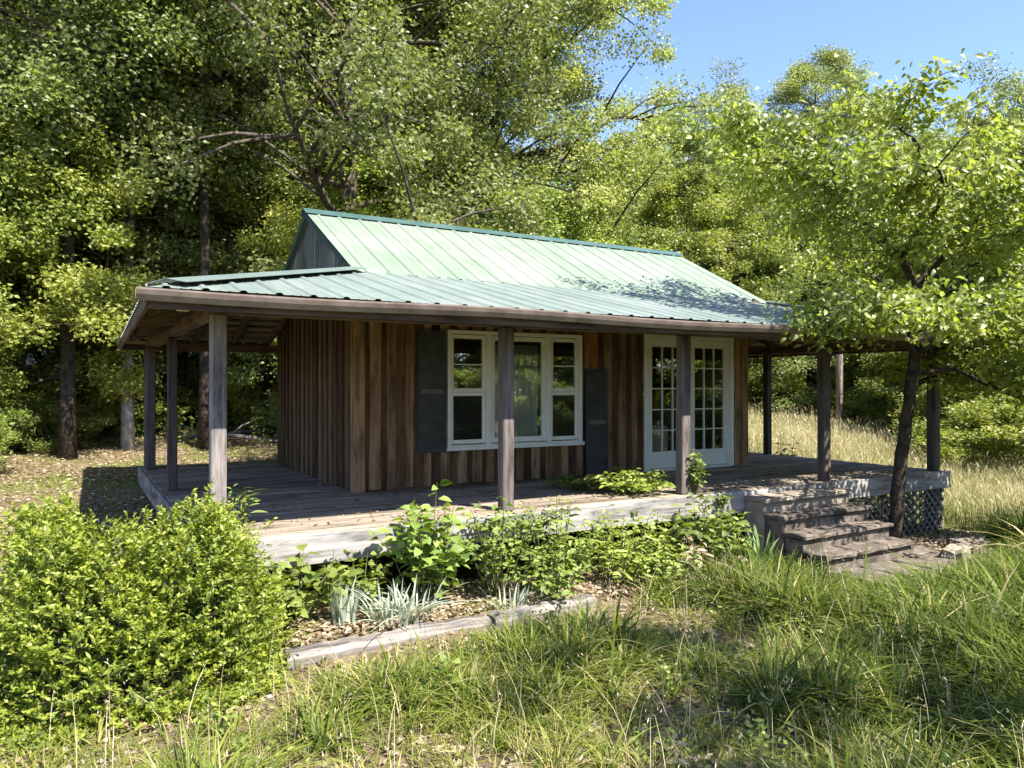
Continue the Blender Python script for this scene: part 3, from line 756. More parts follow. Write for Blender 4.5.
# utility pole
pz = float(ground_z(19.0, 8.05)); p = thing('utility_pole', (19.0, 8.05, pz), 'weathered brown wooden utility pole rising from the tall field grass', 'pole')
m = MB(); m.tube([(19.0, 8.05, pz-.3), (19.02, 8.06, 2.2), (19.06, 8.08, 6.3)], [.105, .098, .088], 12); m.build('shaft', M['pole'], p, smooth=True)
m = MB(); m.tube([(19.06, 8.08, 6.29), (19.06, 8.08, 6.42)], [.105, .03], 12); m.build('cap', M['pole'], p)
m = MB(); m.tube([(18.935, 7.96, -.3), (18.97, 7.985, 2.2), (19.02, 8.02, 5.9)], [.018, .018, .018], 6); m.build('ground_wire_cover', M['deadwood'], p)
# pale stump far left
z = float(ground_z(-1.95, 10.6)); m = MB(); m.tube([(-1.95, 10.6, z-.1), (-1.95, 10.6, z+.25), (-1.93, 10.6, z+.85)], [.17, .125, .11], 12)
loc = (-1.95, 10.6, z); tag(link('tree_stump', local(m.mesh('tree_stump', M['barkpale']), loc), loc=loc), 'short pale bare stump at the shaded forest edge', 'stump')
# fallen branches on the litter behind the porch
for i, (a, b, c, lab) in enumerate([((1.0, 11.6), (3.6, 10.9), .07, 'longest fallen branch lying on leaf litter behind the porch posts'), ((2.2, 12.4), (4.0, 12.9), .05, 'thin fallen branch farther up the littered bank'),
                                    ((.2, 12.8), (2.0, 13.4), .09, 'thick dead log half hidden under forest edge leaves'), ((2.9, 11.2), (3.4, 12.0), .03, 'forked pale twig sticking up from the litter bank')]):
    m = MB(); pts = []
    for k in range(6):
        f = k/5; x = a[0]+(b[0]-a[0])*f; y = a[1]+(b[1]-a[1])*f; pts.append((x, y+.08*math.sin(k*2.1+i), float(ground_z(x, y))+c*.7+(.25*f if i == 3 else .05*math.sin(k))))
    m.tube(pts, [c*(1-.6*k/5) for k in range(6)], 8)
    q = Vector(pts[2]); m.tube([q, q+Vector((.2, -.1, .22)), q+Vector((.5, -.1, .35))], [c*.4, c*.3, c*.1], 6)
    loc = pts[0]; tag(link('fallen_branch', local(m.mesh('fallen_branch', M['deadwood'], smooth=True), loc), loc=loc), lab, 'branch', 'dead wood behind the porch')
# ------------------------------------------------------------------ foliage builders
UPV = np.array([0, 0, 1.])
def unit(a): return a/np.maximum(np.linalg.norm(a, axis=-1, keepdims=True), 1e-9)

def leaf_quads(P, D, Nn, Ln, Wd):
    """one kinked diamond per leaf: base, two sides, tip"""
    S = unit(np.cross(D, Nn)); U = np.cross(S, D)
    Lc = Ln[:, None]; Wc = Wd[:, None]
    b = P; mid = P + D*Lc*.45 + U*Lc*.06
    l = mid + S*Wc*.5; r = mid - S*Wc*.5; t = P + D*Lc - U*Lc*.10
    V = np.stack([b, r, t, l], 1).reshape(-1, 3); n = len(P); F = np.arange(n*4).reshape(n, 4)
    return V, F

def leaf_big(P, D, Nn, Ln, Wd, droop=.18, fold=.14):
    """six-face folded and drooping leaf for plants close to the camera"""
    S = unit(np.cross(D, Nn)); U = np.cross(S, D); Lc = Ln[:, None]; Wc = Wd[:, None]
    b = P; m1 = P+D*Lc*.34+U*Lc*.03; m2 = P+D*Lc*.68-U*Lc*droop*.35; t = P+D*Lc*.97-U*Lc*droop
    up = U*Wc*fold
    l1 = m1+S*Wc*.5+up; r1 = m1-S*Wc*.5+up; l2 = m2+S*Wc*.40+up*.8; r2 = m2-S*Wc*.40+up*.8
    V = np.stack([b, m1, m2, t, l1, l2, r1, r2], 1).reshape(-1, 3); n = len(P); o = (np.arange(n)*8)[:, None]
    tri = np.concatenate([o+np.array([[0, 1, 4]]), o+np.array([[0, 6, 1]]), o+np.array([[2, 3, 5]]), o+np.array([[2, 7, 3]])])
    quad = np.concatenate([o+np.array([[1, 2, 5, 4]]), o+np.array([[1, 6, 7, 2]])])
    return V, tri, quad

def rand_dirs(rg, n, up=0., spread=1.):
    a = rg.uniform(0, 2*np.pi, n); z = rg.uniform(-1, 1, n)*spread + up
    return unit(np.stack([np.cos(a), np.sin(a), z], 1))

def clump_leaves(rg, C, Rd, n, L, W, vbase):
    """leaves spread through ellipsoidal clumps; C (k,3), Rd (k,), n leaves each"""
    k = len(C); tot = k*n
    d = rand_dirs(rg, tot, 0, 1.); rad = rg.uniform(.15, 1, tot)**.55
    off = d*rad[:, None]*np.repeat(Rd, n)[:, None]*np.array([1, 1, .8]) 
    off += rg.normal(0, .16, (tot, 3))*np.repeat(Rd, n)[:, None]
    P = np.repeat(C, n, 0)+off
    D = unit(off*.5 + rand_dirs(rg, tot, -.25, .6)*np.repeat(Rd, n)[:, None])
    Nn = unit(rand_dirs(rg, tot, .35, 1.)+np.array([.08, -.25, 0])*0)
    Ln = L*rg.uniform(.65, 1.25, tot); Wd = W*rg.uniform(.7, 1.2, tot)
    var = np.clip(np.repeat(vbase, n) + rg.normal(0, .2, tot), 0, 1)
    return leaf_quads(P, D, Nn, Ln, Wd) + (var,)

def forest_tree(name, seed, H, cb, Rr, nl, lpc, L_, W_, r0, lmat, bmat, prof, wob=.25, sub=4, rise=.35, cr=(.55, 1.0), low=0):
    rr = random.Random(seed); rg = np.random.default_rng(seed)
    m = MB(); tp = []; 
    for i in range(9):
        f = i/8; tp.append(Vector((wob*math.sin(f*4+seed)*f, wob*math.cos(f*3.1+seed*2)*f, -.3+(H*.95+.3)*f)))
    tr = [r0*(1.25 if i == 0 else 1)*(1-.88*(i/8)**1.1) for i in range(9)]
    m.tube(tp, tr, 10)
    def trunk_at(z):
        f = max(0, min(1, (z+.3)/(H*.95+.3)))*8; i = min(7, int(f)); return tp[i].lerp(tp[i+1], f-i), tr[i]+(tr[i+1]-tr[i])*(f-i)
    C = []; Rc = []; sub = int(sub*2.1)+1; cr = (cr[0]*.72, cr[1]*.80)
    for i in range(nl):
        t = (i+rr.random()*.8)/nl; z = cb+(H*.96-cb)*t; az = i*2.399+rr.uniform(-.5, .5)
        p0, rr0 = trunk_at(z); ln = Rr*prof(t)*rr.uniform(.65, 1.15)
        d = Vector((math.cos(az), math.sin(az), 0)); pts = []; 
        for k in range(5):
            f = k/4; pts.append(p0+d*ln*f+Vector((0, 0, ln*rise*(f**1.3)+rr.uniform(-.08, .08)*ln*f))+Vector((-d.y, d.x, 0))*rr.uniform(-.12, .12)*ln*f)
        lr = min(rr0*.55, .02+.018*ln); m.tube(pts, [lr*(1-.8*k/4) for k in range(5)], 5, cap=False)
        C.append(pts[4]); Rc.append(rr.uniform(*cr))
        if ln > 1.2: C.append(pts[3]+Vector((0, 0, .2))); Rc.append(rr.uniform(*cr)*.8)
        for s in range(sub):
            f = rr.uniform(.2, 1.0); k = min(3, int(f*4)); q = pts[k].lerp(pts[k+1], f*4-k)
            a2 = az+rr.choice((-1, 1))*rr.uniform(.5, 1.3); l2 = ln*rr.uniform(.2, .55)+.25
            e = q+Vector((math.cos(a2)*l2, math.sin(a2)*l2, l2*rr.uniform(-.45, .8)))
            m.tube([q, q.lerp(e, .5)+Vector((0, 0, .06*l2)), e], [lr*.4, lr*.28, lr*.1], 4, cap=False)
            C.append(e); Rc.append(rr.uniform(*cr)*.85)
    C.append(tp[-1]); Rc.append(cr[1])
    for i in range(low):      # low shoots round the trunk foot
        a = rr.uniform(0, 6.28); d_ = rr.uniform(.2, .9)*Rr; C.append(Vector((math.cos(a)*d_, math.sin(a)*d_, rr.uniform(.2, cb+.4)))); Rc.append(rr.uniform(*cr))
    C = np.array([tuple(c) for c in C]); Rc = np.array(Rc)
    vb = np.clip(rg.normal(.5, .2, len(C)), .05, .95)
    V, F, var = clump_leaves(rg, C, Rc, int(lpc*1.22), L_*.56, W_*.60, vb)
    return m.mesh(name+'_trunk', bmat, smooth=True), np_mesh(name+'_crown', V, [F], lmat, var)

dome = lambda t: (1-(abs(t-.38)/.66)**2)**.5 if abs(t-.38) < .66 else .15
cone = lambda t: 1.0-.78*t
oval = lambda t: max(.25, math.sin(math.pi*(t*.86+.12)))
KINDS_ = {
 'oak':   forest_tree('oak', 1, 15.5, 2.6, 4.9, 30, 270, .19, .115, .30, L['oak'], M['bark'], dome, sub=5, cr=(.6, 1.15)),
 'oak2':  forest_tree('oak2', 7, 14.5, 3.4, 4.5, 28, 270, .18, .11, .26, L['slim'], M['barkdark'], dome, sub=5, cr=(.55, 1.1)),
 'slim':  forest_tree('slim', 2, 16.5, 5.0, 3.0, 30, 230, .17, .10, .14, L['slim'], M['barkdark'], oval, sub=4, rise=.6, cr=(.5, .95)),
 'under': forest_tree('under', 3, 6.8, .7, 2.7, 22, 300, .15, .095, .08, L['under'], M['twig'], oval, sub=4, rise=.25, cr=(.4, .8), low=5),
 'under2':forest_tree('under2', 9, 5.4, .5, 2.5, 18, 320, .155, .10, .07, L['slim'], M['twig'], dome, sub=4, rise=.2, cr=(.4, .85), low=6),
 'dark':  forest_tree('dark', 4, 9.5, .6, 2.6, 34, 230, .14, .07, .14, L['dark'], M['barkdark'], cone, sub=4, rise=-.05, cr=(.4, .75)),
 'bush':  forest_tree('bush', 5, 2.3, .15, 1.35, 12, 230, .12, .075, .03, L['under'], M['twig'], oval, sub=3, rise=.5, cr=(.28, .52), low=5),
 'sparse':forest_tree('sparse', 16, 8.5, 4.0, 1.9, 9, 110, .17, .11, .07, L['under'], M['bark'], oval, sub=2, rise=.4, cr=(.3, .55)),
 'pale':  forest_tree('pale', 6, 13.0, 4.5, 2.6, 22, 200, .16, .10, .12, L['slim'], M['barkpale'], oval, sub=3, rise=.6, cr=(.45, .85)),
}
NAME_ = dict(oak='oak_tree', oak2='oak_tree', slim='hickory_tree', under='understory_tree', under2='understory_tree', dark='dark_tree', bush='wild_bush', pale='pale_trunk_tree', sparse='added_shade_tree')
protos = {}
def forest(kind, x, y, s, sz, rz, label, group=None, cat=None):
    z = float(ground_z(x, y))-.05
    if kind not in protos:
        o = thing(NAME_[kind], (0, 0, 0), None, None); link('trunk', KINDS_[kind][0], o); link('crown', KINDS_[kind][1], o); protos[kind] = o
    else: o = copy_tree(protos[kind])
    o.location = (x, y, z); o.rotation_euler = (0, 0, rz); o.scale = (s, s, sz)
    tag(o, label, cat or ('bush' if kind == 'bush' else 'tree'), group)
def at(u, d):       # bearing and distance of a tree as paced off from the viewpoint -> ground position
    th = R(30.14)+math.atan((u-512)/754.33); return -1.047+d*math.sin(th), -6.733+d*math.cos(th)
rt = random.Random(21)
OUT = 'woodland trees beyond the frame edges'
FW = 'woodland trees behind the cabin'; FR_ = 'woodland trees beyond the right field'
TREES = [
 # kind, bearing, distance, scale, height scale, label
 ('oak', 352, 17.5, 1.0, 1.05, 'big oak with thick dark forked trunk right behind the green roof ridge', FW),
 ('oak2', 150, 20.5, 1.0, 1.0, 'broad oak filling the upper wood above the porch roof corner', FW),
 ('oak', -40, 20, .95, 1.0, 'broad leafy oak at the far left edge of the photo', FW),
 ('oak2', 497, 21.5, .95, 1.08, 'tall oak whose ragged right side stands against the blue sky', FW),
 ('oak', 425, 24.5, .95, 1.0, 'oak with sky gaps in its crown behind the middle of the ridge', FW),
 ('slim', 68, 16.0, 1.0, 1.0, 'hickory with the straight dark trunk left of the porch', FW),
 ('pale', 128, 17.2, 1.0, 1.05, 'slender tree with a pale trunk left above the porch roof corner', FW),
 ('slim', 205, 17.0, .95, 1.0, 'hickory whose trunk shows just left of the front corner post', FW),
 ('pale', 245, 20.5, .9, 1.0, 'slender pale tree seen between the corner post and the cabin wall', FW),
 ('slim', 292, 23.5, 1.05, 1.05, 'hickory rising left of the gable peak', FW),
 ('slim', 420, 21, 1.0, 1.0, 'hickory with grey green crown right of the big oak', FW),
 ('slim', 20, 25, 1.05, 1.1, 'tall hickory deep in the wood at the upper left corner', FW),
 ('oak2', 85, 29, 1.1, 1.15, 'tall oak deep behind the straight dark hickory trunk', FW),
 ('oak', 215, 30, 1.1, 1.2, 'tall oak deep behind the pale slender trees', FW),
 ('oak2', 330, 31, 1.1, 1.2, 'tall oak deep behind the big forked oak', FW),
 ('slim', 385, 34, 1.1, 1.0, 'thin crowned hickory far back below the sky gaps', FW),
 ('oak', -10, 33, 1.1, 1.2, 'tall oak deep in the wood beyond the far left oak', FW),
 ('slim', 150, 36, 1.2, 1.2, 'hickory farthest back behind the porch roof corner', FW),
 ('slim', 270, 37, 1.2, 1.25, 'hickory farthest back left of the gable peak', FW),
 ('under', 8, 17.0, 1.0, 1.0, 'bright understory tree over the pale stump at the left edge', FW),
 ('under2', 45, 19.2, 1.0, 1.05, 'leafy understory tree in front of the straight dark trunk', FW),
 ('under', 118, 21.2, 1.0, .95, 'understory tree just left of the porch roof end', FW),
 ('under2', 172, 22, 1.05, 1.0, 'low understory tree seen between the two rear porch posts', FW),
 ('under', 232, 22.5, 1.05, 1.05, 'yellow green understory tree above the sloping porch hip', FW),
 ('under', 282, 19.5, .95, 1.0, 'yellow green understory tree just left of the grey gable', FW),
 ('under2', 330, 20.0, 1.0, 1.1, 'understory tree beside the big oak trunk behind the ridge', FW),
 ('under', 400, 19.0, 1.05, 1.0, 'understory tree behind the left third of the roof ridge', FW),
 ('under2', 470, 20.5, 1.2, 1.15, 'pale grey green understory tree behind the middle of the ridge', FW),
 ('under', 540, 22.5, 1.1, 1.05, 'understory tree behind the right half of the ridge', FW),
 ('under2', 592, 25.5, 1.15, 1.1, 'understory tree below the sky notch behind the ridge end', FW),
 ('oak2', 668, 36, .95, .85, 'rounded tree right of the sky notch beyond the roof end', FR_),
 ('oak', 722, 38, .95, .90, 'olive topped tree beyond the roof end, second right of the notch', FR_),
 ('dark', 640, 29, 1.25, 1.05, 'dark narrow tree just above the right end of the ridge', FR_),
 ('under', 690, 27, 1.2, 1.2, 'understory tree above the right slope of the roof', FR_),
 ('dark', 735, 30, 1.2, 1.0, 'dark evergreen looking tree over the roof tip', FR_),
 ('slim', 812, 36, .92, .95, 'tallest narrow tree standing above the right treeline', FR_),
 ('oak', 775, 41, 1.0, .88, 'tree behind the tallest narrow tree of the right treeline', FR_),
 ('oak2', 868, 36, .85, .72, 'tree behind the dogwood top left of centre', FR_),
 ('oak', 935, 34, .85, .70, 'tree behind the dogwood crown on the right', FR_),
 ('oak2', 1015, 30, .8, .72, 'tree at the right edge topping the dogwood crown', FR_),
 ('oak', 1085, 29, .8, .74, 'tree beyond the right edge of the photo', FR_),
 ('dark', 795, 29, 1.15, .85, 'dark tree standing behind the utility pole', FR_),
 ('dark', 862, 30, 1.15, .85, 'dark tree right of the utility pole', FR_),
 ('dark', 915, 29, 1.1, .8, 'dark tree behind the dogwood trunk', FR_),
 ('under', 765, 30, 1.0, .95, 'bright understory tree left of the utility pole', FR_),
 ('under2', 965, 27, 1.0, .9, 'understory tree behind the last porch post', FR_),
 ('under', 1020, 24.5, 1.0, .85, 'understory tree at the right edge behind the field grass', FR_),
 ('dark', 1060, 27, 1.1, .8, 'dark tree outside the right edge of the field', FR_),
 ('oak', -190, 20, 1.0, 1.0, 'oak of the left wood just outside the photo', OUT),
 ('oak2', -330, 24, 1.0, 1.05, 'second oak of the left wood outside the photo', OUT),
 ('under', -120, 17, 1.0, 1.0, 'understory tree of the left wood outside the photo', OUT),
 ('under2', -260, 19, 1.1, 1.0, 'second understory tree of the left wood outside the photo', OUT),
 ('oak', 1200, 30, .85, .8, 'oak beyond the right end of the field outside the photo', OUT),
 ('under', 1140, 26, 1.1, .9, 'understory tree beyond the right end of the field outside the photo', OUT),
 ('oak2', 1400, 34, .9, .85, 'second oak beyond the right end of the field outside the photo', OUT),
 ('bush', 745, 29, 1.3, 1.0, 'wild bush at the field edge beside the cabin corner', FR_),
 ('bush', 785, 29, 1.3, 1.0, 'wild bush left of the utility pole foot', FR_),
 ('bush', 868, 28, 1.3, .9, 'shaded wild bush right of the utility pole foot', FR_),
 ('bush', 905, 27, 1.2, .9, 'wild bush behind the dogwood trunk', FR_),
 ('bush', 958, 24, 1.3, .9, 'wild bush right of the last porch post', FR_),
 ('bush', 1003, 21.5, 1.3, .9, 'wild bush at the right end of the field', FR_),
 ('bush', 1050, 20, 1.3, .9, 'wild bush just outside the right end of the field', FR_),
 ('bush', -48, 14.6, .5, .45, 'low wild bush left of the pale stump', FW),
 ('bush', 50, 17.0, .55, .45, 'low wild bush right of the pale stump', FW),
 ('bush', 92, 19.0, .75, .5, 'low wild bush at the wood edge left of the porch', FW),
 ('bush', 160, 21.5, 1.1, .6, 'low wild bush seen between the rear porch posts', FW),
 ('bush', 225, 21.8, 1.1, .6, 'low wild bush on the bank right of the corner post', FW),
 ('bush', 265, 22, 1.1, .7, 'low wild bush on the bank beside the cabin wall', FW),
]
for i, (k, x, y, s, lab) in enumerate([('oak', 6, -24, .95, 'oak opposite the cabin on the left, mirrored in the window panes'), ('oak2', 13, -22, .95, 'oak opposite the cabin, mirrored in the middle window'),
        ('oak', 20, -20, .95, 'oak opposite the cabin on the right, mirrored in the door panes'), ('under', 10, -15.5, 1.1, 'understory tree opposite the cabin, mirrored low in the window panes'), ('under2', 5, -17, 1.1, 'understory tree opposite the cabin, leftmost of the mirrored trees'),
        ('oak2', 27, -17, .95, 'oak opposite the cabin, farthest right of the mirrored trees'), ('under2', 15, -16, 1.2, 'understory tree opposite the doors, low in the mirrored wood'), ('under', 19.5, -14.5, 1.15, 'understory tree opposite the doors, right of the mirrored group'), ('under2', 24, -12, 1.1, 'understory tree opposite the side deck, rightmost of the low mirrored trees')]):
    forest(k, x, y, s, 1.0, i*1.3, lab, 'trees reflected in the cabin windows')
forest('sparse', 3.9, -7.3, .8, .85, .6, 'unseen slender thin crowned tree added to shade the middle of the lawn')  # unseen tree, added with a thin crown to dapple the lawn with shade
for i, (x, y) in enumerate([(8, -11), (10.5, -12), (13, -11), (15.5, -11.6), (18, -10.4), (20.5, -10.6), (23, -9.5), (26, -9)]):  # unseen bushes, added to keep sunlit ground out of the pane reflections
    forest('bush', x, y, 1.35, 1.1, i*1.7, ['unseen added bush opposite the cabin, leftmost of the row', 'second unseen added bush from the left opposite the cabin', 'third unseen added bush from the left opposite the cabin', 'fourth unseen added bush from the left opposite the cabin', 'fourth unseen added bush from the right opposite the cabin', 'third unseen added bush from the right opposite the cabin', 'second unseen added bush from the right opposite the cabin', 'unseen added bush opposite the cabin, rightmost of the row'][i], 'unseen bushes added for the window reflections')
for k, u, d, s, sz, lab, g in TREES:
    x, y = at(u, d); forest(k, round(x, 2), round(y, 2), s*rt.uniform(.95, 1.05), sz, rt.uniform(0, 6.28), lab, g)

# ------------------------------------------------------------------ the dogwood by the steps
def dogwood():
    rr = random.Random(8); rg = np.random.default_rng(8)
    base = Vector((8.66, -.47, float(ground_z(8.66, -.47))))
    t = thing('dogwood_tree', base, 'bright green dogwood with leaning dark trunk beside the masonry steps', 'tree')
    m = MB(); tw = []
    def limb(pts, r0, r1, n=8):
        pts = [Vector(p) for p in pts]; P = []
        for i in range(len(pts)-1):
            p0 = pts[max(i-1, 0)]; p1 = pts[i]; p2 = pts[i+1]; p3 = pts[min(i+2, len(pts)-1)]
            for k in range(4):
                q = k/4; P.append(.5*((2*p1)+(p2-p0)*q+(2*p0-5*p1+4*p2-p3)*q*q+(3*p1-p0-3*p2+p3)*q**3))
        P.append(pts[-1]); kk = len(P)-1
        P = [p+Vector((rr.uniform(-1, 1), rr.uniform(-1, 1), rr.uniform(-1, 1)))*min(.02, r1*1.2) for p in P]
        m.tube(P, [r0+(r1-r0)*(i/kk) for i in range(kk+1)], n, cap=False); return P
    trunk = limb([base-Vector((0, 0, .2)), base+Vector((-.03, 0, .25)), (8.70, -.52, .35), (8.78, -.58, 1.25), (8.85, -.62, 2.0), (8.80, -.68, 2.62)], .098, .062, 10)
    limbs = [
     [(8.80, -.68, 2.60), (8.3, -.75, 2.95), (7.7, -.7, 3.35), (7.0, -.6, 3.75), (6.4, -.5, 4.0)],
     [(8.80, -.68, 2.60), (9.3, -.8, 3.15), (9.9, -1.0, 3.55), (10.6, -1.0, 3.95), (11.3, -1.0, 4.4)],
     [(9.25, -.78, 3.1), (9.1, -.7, 3.5), (8.9, -.6, 4.0), (8.8, -.5, 4.55)],
     [(8.3, -.74, 2.95), (8.1, -.2, 3.5), (7.9, .4, 4.1), (7.8, .9, 4.8)],
     [(8.85, -.63, 1.9), (9.4, -.7, 2.15), (10.0, -.6, 2.55), (10.7, -.3, 3.0), (11.5, .1, 3.5)],
     [(8.83, -.62, 1.7), (8.3, -.82, 2.0), (7.7, -.95, 2.02), (7.1, -1.05, 2.0), (6.5, -1.05, 1.88)],
     [(8.3, -.82, 1.98), (7.9, -1.4, 2.0), (7.4, -1.8, 1.98), (6.9, -2.1, 1.9)],
     [(8.83, -.62, 1.75), (8.9, -1.2, 1.95), (8.9, -1.9, 2.1), (8.8, -2.6, 2.15)],
     [(8.82, -.6, 1.45), (9.3, -.9, 1.5), (9.8, -1.2, 1.25), (10.4, -1.6, 1.2), (11.2, -1.9, 1.35)],
     [(8.84, -.62, 2.2), (9.2, -.1, 2.6), (9.6, .6, 3.1), (10.0, 1.3, 3.8)],
     [(8.80, -.68, 2.60), (8.85, -1.1, 3.1), (8.8, -1.6, 3.5), (8.7, -2.0, 3.9)],
     [(9.9, -1.0, 3.55), (10.0, -1.5, 3.8), (10.3, -2.0, 4.1), (10.6, -2.4, 4.4)],
     [(8.83, -.62, 1.85), (9.4, -1.4, 2.1), (10.0, -2.2, 2.4), (10.6, -2.9, 2.6)],
     [(10.0, -.6, 2.55), (10.6, .3, 3.2), (11.2, 1.0, 4.0), (11.6, 1.5, 4.8)],
     [(8.9, -.6, 3.95), (9.5, -.9, 4.3), (10.2, -1.1, 4.6), (11.0, -1.1, 4.9)],
     [(8.9, -.6, 3.9), (8.5, -.9, 4.2), (8.0, -1.1, 4.4), (7.4, -1.1, 4.5)],
     [(8.3, -.75, 2.95), (7.9, -1.4, 3.3), (7.3, -1.9, 3.5), (6.8, -2.1, 3.6)],
     [(8.82, -.6, 1.3), (9.5, -.3, 1.35), (10.2, -.4, 1.55), (11.0, -.7, 1.7)],
     [(9.8, -1.2, 1.25), (10.1, -1.8, 1.0), (10.5, -2.4, 1.0)],
     [(10.6, -1.0, 3.95), (11.3, -.6, 4.6), (12.0, -.4, 5.3)],
     [(7.7, -.7, 3.35), (7.2, -.3, 3.9), (6.8, .2, 4.4), (6.4, .5, 4.6)],
    ]
    LP = []; LD = []
    def twigs(P, r, n, reach, lift, depth=0):
        for i in range(n):
            f = rr.uniform(.22, 1.0); k = min(len(P)-2, int(f*(len(P)-1))); q = P[k].lerp(P[k+1], rr.random())
            d = (P[k+1]-P[k]).normalized(); a = rr.choice((-1, 1))*rr.uniform(.4, 1.25)
            h = Vector((d.x*math.cos(a)-d.y*math.sin(a), d.x*math.sin(a)+d.y*math.cos(a), 0))
            if h.length < .2: h = Vector((math.cos(i*2.4), math.sin(i*2.4), 0))
            h.normalize(); ln = reach*rr.uniform(.5, 1.15)*(1.1-.4*f)
            e = q+h*ln+Vector((0, 0, ln*(lift+rr.uniform(-.2, .25)))); mid_ = q.lerp(e, .5)+Vector((0, 0, .08*ln))
            m.tube([q, mid_, e], [r, r*.7, r*.3], 4, cap=False)
            if depth < 1: twigs([q, mid_, e], r*.55, 4, reach*.5, lift, depth+1)
            nl = int(13*ln/.5)+4
            for j in range(nl):
                g = rr.uniform(.15, 1.08); LP.append(q.lerp(mid_, g*2) if g < .5 else mid_.lerp(e, g*2-1)); LD.append(h)
    for i, lp in enumerate(limbs):
        P = limb(lp, .062 if i in (0, 1) else .042, .012)
        ln = sum((P[k+1]-P[k]).length for k in range(len(P)-1))
        twigs(P, .011, int(ln*6.2), 1.05, .12)
    P = np.array([tuple(p) for p in LP]); n0 = len(P); rep = 3
    P = np.repeat(P, rep, 0)+rg.normal(0, .10, (n0*rep, 3)); Hd = np.repeat(np.array([tuple(h) for h in LD]), rep, 0)
    kp = rg.uniform(0, 1, len(P)) < .70; P, Hd = P[kp], Hd[kp]; n = len(P); D = unit(Hd*.5+rand_dirs(rg, n, -.55, .5)); Nn = unit(rand_dirs(rg, n, .8, .8))
    tone = .60+.22*np.sin(P[:, 0]*2.1+P[:, 2]*3.3)*np.sin(P[:, 1]*2.4+1)
    V, F3, F4 = leaf_big(P, D, Nn, 0.104*rg.uniform(.5, 1.25, n), .052*rg.uniform(.7, 1.15, n))
    vv = np.clip(tone+rg.normal(0, .2, n), 0, 1)
    link('trunk', m.mesh('dogwood_trunk', M['barkdark'], smooth=True), t)
    link('crown', np_mesh('dogwood_crown', V, [F3, F4], L['dogwood'], np.concatenate([np.tile(vv, 4), np.tile(vv, 2)])), t)
dogwood()

# ------------------------------------------------------------------ the round evergreen shrub at left
def shrub():
    rg = np.random.default_rng(14); rr = random.Random(14)
    c = np.array([-.70, -.97, -.80]); A = np.array([1.04, 1.02, 1.60])
    base = Vector((-.70, -.97, float(ground_z(-.70, -.97))))
    t = thing('round_shrub', base, 'large rounded yellow green evergreen shrub at the porch corner', 'shrub')
    n = 5200
    d = rand_dirs(rg, n, .42, 1.0); 
    def surf(d):
        b = .88+.09*np.sin(d[:, 0]*5.1+1)*np.sin(d[:, 1]*4.7+2)+.07*np.sin(d[:, 2]*7+d[:, 0]*6)+.04*np.sin(d[:, 0]*13+d[:, 1]*11+d[:, 2]*9)
        return b
    rad = surf(d)*rg.uniform(.78, 1.0, n)
    S = c+d*A*rad[:, None]; S[:, 2] = np.maximum(S[:, 2], -.70)
    G = unit(d*A[::-1]*np.array([1, 1, .8])+rg.normal(0, .30, (n, 3))+np.array([0, 0, .55]))
    ln = np.where(rg.uniform(0, 1, n) < .03, rg.uniform(.22, .36, n), rg.uniform(.06, .19, n)); k = 18
    f = np.tile((np.arange(k)+.5)/k, n); P = np.repeat(S, k, 0)+np.repeat(G*ln[:, None], k, 0)*f[:, None]
    D = unit(np.repeat(G, k, 0)*.75+rand_dirs(rg, n*k, 0, .8)*.9); Nn = unit(rand_dirs(rg, n*k, .8, .8))
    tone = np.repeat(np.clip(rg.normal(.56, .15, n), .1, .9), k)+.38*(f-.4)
    V, F = leaf_quads(P, D, Nn, 0.037*rg.uniform(.65, 1.3, n*k), .017*rg.uniform(.8, 1.2, n*k))
    # inner leaves
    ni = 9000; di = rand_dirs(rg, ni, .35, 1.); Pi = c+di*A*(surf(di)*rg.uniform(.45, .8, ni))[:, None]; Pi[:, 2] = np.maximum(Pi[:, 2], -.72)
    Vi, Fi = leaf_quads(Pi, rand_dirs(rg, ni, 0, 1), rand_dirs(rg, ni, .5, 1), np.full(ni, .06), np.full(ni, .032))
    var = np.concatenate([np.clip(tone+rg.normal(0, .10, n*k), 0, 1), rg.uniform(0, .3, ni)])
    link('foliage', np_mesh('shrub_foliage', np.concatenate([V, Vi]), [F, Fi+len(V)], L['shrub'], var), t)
    m = MB()
    for i in range(60):
        dd = rand_dirs(rg, 1, .6, .8)[0]; e = Vector(c+dd*A*.8); b0 = base+Vector((rr.uniform(-.2, .2), rr.uniform(-.2, .2), -.05))
        m.tube([b0, b0.lerp(e, .5)+Vector((0, 0, .1)), e], [.014, .009, .004], 5, cap=False)
    link('branches', m.mesh('shrub_branches', M['twig'], smooth=True), t)
shrub()

